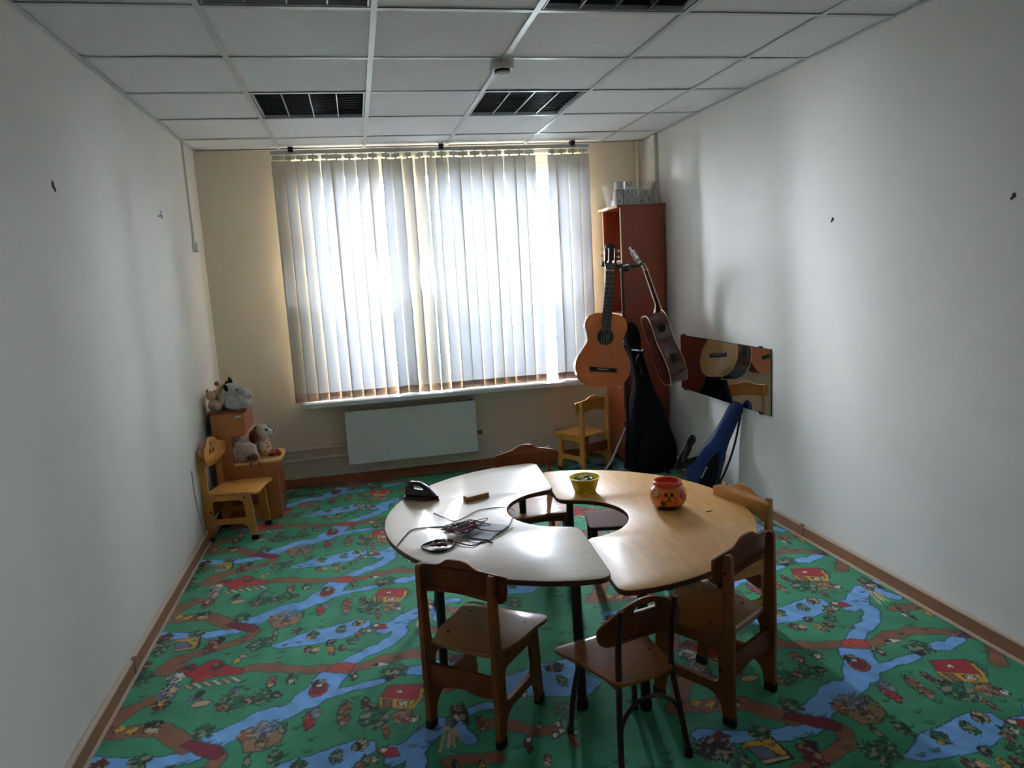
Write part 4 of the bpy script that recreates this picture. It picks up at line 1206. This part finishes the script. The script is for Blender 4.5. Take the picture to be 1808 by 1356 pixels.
# ================================================================== SOFT TOYS
def eyes(t, pts, r=.007, m='eye_black', up=None):
    for p in pts: obj('eye', ell(BM(), p, (r, r, r)), m, up or t, True)
zs_ = h1+.016
t = thing('teddy_bear', 'tan teddy bear slumped at the wall end on top of the tall shelf part', 'soft toy', (-.925, 5.09, zs_))
bd = obj('body', blob([((0, 0, .06), (.05, .05, .058)), ((.01, .01, .12), (.045, .045, .045)), ((-.03, -.05, .10), (.022, .03, .036)), ((.06, -.03, .075), (.025, .03, .055)), ((-.01, -.075, .02), (.025, .045, .022)), ((.07, -.06, .02), (.024, .045, .022))]), 'fur_tan', t)
for x in (-.025, .04): obj('ear', blob([((x, .02, .165), (.018, .012, .02))]), 'fur_brown', t)
obj('muzzle', blob([((.03, -.03, .115), (.02, .02, .016))]), 'fur_white', t); eyes(t, [(.015, -.032, .135), (.042, -.025, .137)], .005)
obj('nose', ell(BM(), (.034, -.05, .12), (.007, .005, .005)), 'eye_black', t, True)
t = thing('plush_lamb', 'cream plush toy with raised paws leaning on the left wall atop the shelf', 'soft toy', (-.965, 5.0, zs_))
obj('body', blob([((0, 0, .04), (.035, .04, .04)), ((-.005, -.02, .105), (.03, .03, .034)), ((.03, -.035, .035), (.02, .03, .03)), ((.06, -.02, .07), (.018, .02, .04), (0, .4, 0))]), 'fur_cream', t)
obj('ear', blob([((-.025, -.02, .135), (.012, .01, .02))]), 'fur_tan', t)
t = thing('plush_cow', 'grey-white plush calf with black ears lying on the tall shelf part', 'soft toy', (-.85, 5.02, zs_), math.radians(8))
bd = obj('body', blob([((-.03, .05, .06), (.07, .06, .055)), ((.0, -.03, .055), (.05, .03, .055)), ((.075, -.03, .035), (.035, .04, .033)), ((.02, -.045, .02), (.04, .03, .02)), ((.10, .01, .03), (.035, .03, .028))]), 'fur_grey', t)
hd = obj('head', blob([((.0, .0, .125), (.055, .05, .05)), ((.06, -.01, .115), (.035, .035, .03))]), 'fur_grey', t)
obj('muzzle', blob([((.095, -.01, .09), (.035, .036, .038))]), 'fur_white', t)
for y, x in ((-.045, -.03), (.03, .0)): obj('ear', blob([((x, y, .15 if y < 0 else .185), (.016, .012, .03), (0, -.3, 0))]), 'fur_black', t)
eyes(t, [(.035, -.044, .13), (.055, .035, .135)]); obj('mouth', ell(BM(), (.115, -.04, .08), (.010, .003, .003)), 'ink_brown', t, True)

zl_ = h2+.017
t = thing('spaniel_doll', 'white-headed plush dog with brown ears and flowered dress sitting on the low shelf', 'soft toy', (-.695, 5.09, zl_), math.radians(15))
obj('body', blob([((0, 0, .06), (.05, .045, .065)), ((.0, 0, .12), (.035, .035, .03))]), 'dress', t)
obj('head', blob([((.0, -.005, .175), (.045, .042, .048)), ((.045, -.01, .16), (.025, .025, .022))]), 'fur_white', t)
obj('ear', blob([((-.06, -.02, .145), (.032, .028, .05))]), 'fur_brown', t); obj('ear', blob([((-.03, .045, .16), (.028, .016, .045))]), 'fur_brown', t)
eyes(t, [(.022, -.040, .185)], .011, 'eye_blue'); eyes(t, [(.04, .02, .19)], .011, 'eye_blue'); obj('nose', ell(BM(), (.07, -.01, .165), (.006, .008, .006)), 'felt_red', t, True)
for s in (-1, 1): obj('leg', blob([((.045, s*.03-.02, .018), (.035, .018, .018))]), 'fur_brown', t); obj('shoe', blob([((.085, s*.03-.02, .016), (.018, .018, .018))]), 'felt_red', t)
t = thing('pink_plush', 'pinkish white plush elephant drooping over the front of the low shelf', 'soft toy', (-.785, 5.0, zl_), math.radians(-20))
obj('body', blob([((0, 0, .075), (.06, .05, .048)), ((.05, -.02, .04), (.022, .022, .045)), ((-.03, -.02, .04), (.022, .022, .045)), ((.03, .03, .04), (.02, .02, .042)), ((-.055, -.02, .10), (.035, .032, .032)), ((-.07, -.045, .045), (.016, .018, .055), (.3, 0, 0))]), 'fur_pink', t)
obj('ear', blob([((-.07, .02, .115), (.014, .03, .035))]), 'fur_grey', t); eyes(t, [(-.075, -.046, .11)], .006)
t = thing('brown_plush', 'brown plush puppy with dark eyes peeking out under the pinkish elephant', 'soft toy', (-.752, 4.965, zl_))
obj('body', blob([((.0, .01, .022), (.045, .028, .022)), ((.012, -.02, .03), (.03, .022, .028)), ((.04, -.045, -.02), (.010, .01, .03)), ((-.01, -.045, -.015), (.010, .01, .03))]), 'fur_brown', t)
eyes(t, [(.0, -.041, .036), (.026, -.041, .036)], .006); obj('nose', ell(BM(), (.03, -.045, .018), (.008, .006, .006)), 'felt_red', t, True)

# ================================================================== ON THE TABLES
# ---- iron
t = thing('toy_iron', 'dark maroon toy iron with open handle on the pale table', 'iron', (.215, 3.262, ZL), math.radians(-32))
sole = [(p.x, p.y) for p in smooth_pts([(-.08, -.036), (-.08, .036), (-.03, .042), (.03, .034), (.075, .01), (.088, 0), (.075, -.01), (.03, -.034), (-.03, -.042)], True, 4)]
obj('soleplate', plate([sole], .008, .001), 'iron_base', t, True, (0, 0, .004))
obj('skirt', plate([[(x*.97, y*.95) for x, y in sole]], .014, .004), 'iron_body', t, True, (0, 0, .0152))
side_ = round_poly([(-.076, .02), (.074, .02), (.03, .066), (-.005, .084), (-.058, .086), (-.075, .06)], [.006, .012, .03, .02, .012, .01], 5)
hole_ = round_poly([(-.04, .05), (.018, .05), (.0, .068), (-.038, .068)], [.008, .006, .008, .008], 4)
me = plate([side_, hole_], .05, .008, 'xz')
for v in me.vertices: v.co.y *= (1-.45*max(0, (v.co.z-.02)/.066))*(1-.55*max(0, v.co.x/.08))
obj('handle_body', me, 'iron_body', t, True)
# ---- small wooden box with half-open lid
t = thing('domino_box', 'small wooden box with sheen-whitened sliding lid beside the iron', 'box', (.452, 3.175, ZL), math.radians(22))
bm = BM(); box(bm, -.055, .055, -.022, .022, 0, .004); box(bm, -.055, .055, -.022, -.018, .004, .022); box(bm, -.055, .055, .018, .022, .004, .022); box(bm, -.055, -.051, -.018, .018, .004, .022); box(bm, .051, .055, -.018, .018, .004, .022)
obj('box_body', bm, 'box_wood', t); obj('lid', boxm(-.052, .058, -.0178, .0178, .019, .0235, .001), 'box_lid_sheen', t)
# ---- grey board and tangled cords
tb = obj('grey_board', plate([round_poly([(-.085, -.06), (.085, -.06), (.085, .06), (-.085, .06)], .006, 3)], .006, .001), 'board_grey', None, False, (.418, 2.735, ZL+.003), (0, 0, math.radians(52)))
tag(tb, 'thin grey board lying under the tangled dark cords', 'board')
random.seed(7)
def tangle(c, rx, ry, n, z0, dz, turns, jitter=.35, rot=0):
    pts = []; ca_, sa_ = rot2(rot); ph = random.random()*6
    for k in range(n):
        a = ph+2*math.pi*turns*k/n; rr2 = .35+.65*random.random()
        x, y = math.cos(a)*rx*rr2+random.uniform(-1, 1)*rx*jitter*.4, math.sin(a)*ry*rr2+random.uniform(-1, 1)*ry*jitter*.4
        pts.append((c[0]+x*ca_-y*sa_, c[1]+x*sa_+y*ca_, z0+dz*abs(math.sin(k*1.7+ph))))
    return smooth_pts(pts, False, 5)
zb = ZL+.009
tag(obj('cord_tangle', tube(BM(), tangle((.335, 2.775), .105, .06, 46, zb, .022, 11, .4, math.radians(10)), .0017, 5), 'cord_black', None, True), 'tangled heap of thin black cord on the grey board', 'cord')
tag(obj('cord_tangle', tube(BM(), tangle((.325, 2.745), .08, .05, 34, zb, .026, 8, .4, math.radians(10)), .0022, 6), 'cord_red', None, True), 'dark red cord tangled in the heap of black cord', 'cord')
tag(obj('cord_coil', tube(BM(), tangle((.222, 2.637), .036, .035, 30, ZL+.0035, .02, 8, .5), .0024, 6), 'cord_brown', None, True), 'brown cord coiled loosely inside a black loop near the front of the pale table', 'cord')
lp = [(.222+.058*math.cos(a)*(1+.1*math.sin(3*a)), 2.635+.055*math.sin(a), ZL+.004) for a in [2*math.pi*k/14 for k in range(31)]]
lp = [(x+random.uniform(-.004, .004), y+random.uniform(-.004, .004), z+.001*(k//14)*3) for k, (x, y, z) in enumerate(lp)]
tag(obj('cord_loop', tube(BM(), smooth_pts(lp+[(.34, 2.60, ZL+.004), (.40, 2.64, ZL+.004), (.42, 2.60, ZL+.004)], False, 4), .003, 6), 'cord_black', None, True), 'black cord laid in a double ring around the brown coil', 'cord')
ZZ = ZL+.003
w1 = [(.07, 2.70, ZZ), (.10, 2.78, ZZ), (.14, 2.86, ZZ), (.20, 2.865, ZZ), (.27, 2.85, ZZ), (.32, 2.80, zb+.01)]
tag(obj('loose_wire', tube(BM(), smooth_pts(w1, False, 6), .0022, 6), 'cord_black', None, True), 'thin dark wire running from the tangle to the left table edge', 'wire')
w2 = [(.245, 3.04, ZZ), (.28, 2.965, ZZ), (.315, 2.90, ZZ), (.36, 2.93, ZZ), (.43, 3.00, ZZ), (.505, 3.01, ZZ), (.565, 2.985, ZZ), (.575, 2.92, ZZ), (.545, 2.83, ZZ+.004), (.50, 2.73, ZZ), (.44, 2.70, zb+.004), (.38, 2.74, zb+.01)]
tag(obj('loose_wire', tube(BM(), smooth_pts(w2, False, 6), .0019, 6), 'cord_black', None, True), 'long thin dark wire arching from the tangle round the back of the grey board', 'wire')
w3 = [(.33, 2.66, ZZ), (.38, 2.62, ZZ), (.45, 2.66, ZZ), (.53, 2.74, ZZ)]
tag(obj('loose_wire', tube(BM(), smooth_pts(w3, False, 6), .0017, 6), 'cord_black', None, True), 'short dark wire lying in front of the grey board', 'wire')

# ---- yellow bowl of mosaic chips
t = thing('yellow_bowl', 'translucent yellow bowl of mosaic chips on the warm table', 'bowl', (.962, 3.165, ZR))
prof = [(0, .0), (.046, .0), (.05, .004), (.062, .045), (.070, .066), (.075, .068), (.0755, .071), (.069, .0705), (.060, .046), (.046, .006), (0, .005)]
obj('bowl_body', lathe(BM(), prof, 36), 'bowl_yellow', t, True)
random.seed(5)
cm_ = ['chip_green']*5+['chip_black']*3+['chip_white']*3+['chip_teal']*3+['chip_red']*1+['chip_yellow']*2
cl = {'chip_green': 'green', 'chip_black': 'black', 'chip_white': 'white', 'chip_teal': 'teal', 'chip_red': 'red', 'chip_yellow': 'yellow'}
chip = bpy.data.meshes.new('mosaic_chip'); bm = BM(); lathe(bm, [(0, -.004), (.009, -.004), (.0105, 0), (.009, .004), (0, .004)], 6); bm.to_mesh(chip); bm.free()
for k in range(46):
    lay = k//16; a = k*2.4; r = (.046, .05, .045)[min(lay, 2)]*math.sqrt(((k % 16)+.5)/16)
    o = bpy.data.objects.new('mosaic_chip', chip.copy()); COL.objects.link(o); m_ = random.choice(cm_); o.data.materials.append(MATS[m_])
    o.location = (.962+r*math.cos(a), 3.165+r*math.sin(a), ZR+.042+.0095*lay+random.uniform(-.001, .002)); o.rotation_euler = (random.uniform(-.6, .6), random.uniform(-.6, .6), a)
    tag(o, f'tiny {cl[m_]} mosaic chip in the yellow bowl', 'chip', f'{cl[m_]} chips in the yellow bowl')

# ---- orange pot toy with a face
t = thing('orange_pot', 'round orange toy pot with red rim and smiling face on the warm table', 'toy', (1.222, 2.818, ZR), math.radians(-20))
prof = [(0, 0), (.052, 0), (.056, .004), (.062, .012), (.076, .036), (.0785, .055), (.074, .078), (.060, .096), (.052, .102)]
obj('pot_body', lathe(BM(), prof[3:], 40), 'pot_orange', t, True)
obj('pot_base', lathe(BM(), prof[:4]+[(.0685, .022), (.066, .022), (.0, .02)], 40), 'pot_dark', t, True)
obj('rim', lathe(BM(), [(.048, .094), (.054, .094), (.062, .102), (.062, .112), (.056, .118), (.046, .117), (.044, .10), (0, .098)], 40), 'pot_red', t, True)
def prof_r(z):
    for (r0q, z0q), (r1q, z1q) in zip(prof, prof[1:]):
        if z0q <= z <= z1q: return r0q+(r1q-r0q)*(z-z0q)/max(z1q-z0q, 1e-6)
    return .07
def sticker(name, a, z, w, h, m, lift=.0008, shape=None):
    """thin patch hugging the pot, a = angle from the front"""
    bm = BM(); n = 18; cvs = []
    for q in range(n):
        th = 2*math.pi*q/n; k = shape(th) if shape else 1
        aa = a+w*k*math.cos(th)/.076; zz = z+h*k*math.sin(th); r = prof_r(zz)+lift
        cvs.append(bm.verts.new((r*math.sin(aa), -r*math.cos(aa), zz)))
    r = prof_r(z)+lift+.0012; c = bm.verts.new((r*math.sin(a), -r*math.cos(a), z))
    for q in range(n): bm.faces.new((c, cvs[q], cvs[(q+1) % n]))
    return obj(name, bm, m, t, True)
for s in (-1, 1):
    sticker('eye', s*.17, .074, .006, .0085, 'pot_black')
    sticker('cheek', s*.36, .058, .008, .008, 'pot_pink')
sticker('nose', 0, .062, .005, .005, 'pot_black'); sticker('mouth', 0, .051, .011, .003, 'pot_black')
st_ = lambda th: 1+.18*math.cos(5*th)
sticker('star_frame', -.78, .074, .019, .019, 'pot_dark', .0006); sticker('star_patch', -.78, .074, .015, .015, 'pot_yellow', .0016, st_)
sticker('heart_frame', .85, .070, .017, .02, 'pot_dark', .0006); sticker('heart_patch', .85, .070, .012, .015, 'pot_pink', .0016)
sticker('leaf_patch', -.32, .038, .012, .013, 'pot_green'); sticker('flower_patch', .40, .038, .010, .010, 'pot_pink')
sticker('leaf_patch', 1.2, .04, .012, .013, 'pot_green')
tag(obj('paper_scrap', boxm(-.014, .014, -.003, .003, 0, .002), 'ink_brown', None, False, (1.352, 2.70, ZR), (0, 0, .1)), 'tiny dark scrap lying on the warm table right of the pot', 'scrap')

# ---- small folded cloth on the floor behind the chair near the cabinet
me = blob([((0, 0, .02), (.10, .06, .02)), ((.05, .02, .035), (.05, .04, .02)), ((-.06, -.01, .03), (.04, .05, .018))], .006, 4)
tag(obj('cloth_bundle', me, 'board_grey', None, False, (1.80, 5.36, 0)), 'grey-blue crumpled cloth on the floor between chair and cabinet', 'cloth')
# ---- cable by the left chair
bm = tube(BM(), smooth_pts([(XL+.008, 4.44, .50), (XL+.009, 4.43, .42), (XL+.010, 4.45, .30), (XL+.014, 4.48, .18), (XL+.027, 4.50, .09)], False, 6), .003, 8)
tag(obj('wall_cable', bm, 'board_grey', None, True), 'thin grey cable hanging down the left wall beside the chair', 'cable')

# ================================================================== OUTSIDE THE WINDOW
struct(obj('ground', boxm(-30, 34, YB+.6, 45, -1.6, -1.4), 'pale_concrete'))
random.seed(21)
def tree(x, y, hgt, rad, lab):
    t = thing('garden_tree', lab, 'tree', (x, y, -1.4), 0, 'trees outside the window')
    obj('trunk', tube(BM(), [(0, 0, 0), (.05, .02, hgt*.4), (-.03, 0, hgt*.8)], [.14, .10, .05], 10), 'bark', t, True)
    n = 2600; V = np.zeros((n*4, 3)); rg = np.random.default_rng(int(abs(x)*100)+7)
    for k in range(n):
        d = rg.normal(size=3); d /= np.linalg.norm(d); c = d*rad*(.55+.5*rg.random())*np.array([1, 1, hgt*.42/rad]); c[2] += hgt*.58
        a = rg.normal(size=3); a /= np.linalg.norm(a); b = np.cross(a, rg.normal(size=3)); b /= np.linalg.norm(b); s = .07+.06*rg.random()
        V[k*4:k*4+4] = [c-a*s, c+b*s*.5, c+a*s, c-b*s*.5]
    me = bpy.data.meshes.new('foliage'); me.from_pydata(V.tolist(), [], [(4*k, 4*k+1, 4*k+2, 4*k+3) for k in range(n)])
    obj('foliage', me, 'leaf', t)
tree(1.0, 9.6, 3.9, 1.0, 'leafy tree outside seen through the gaps at the window centre')
tree(3.4, 9.9, 4.2, .9, 'leafy tree outside seen through the gap at the right of the blind')
tree(-3.4, 13.0, 4.0, 1.5, 'leafy tree outside at the far left behind the blind')
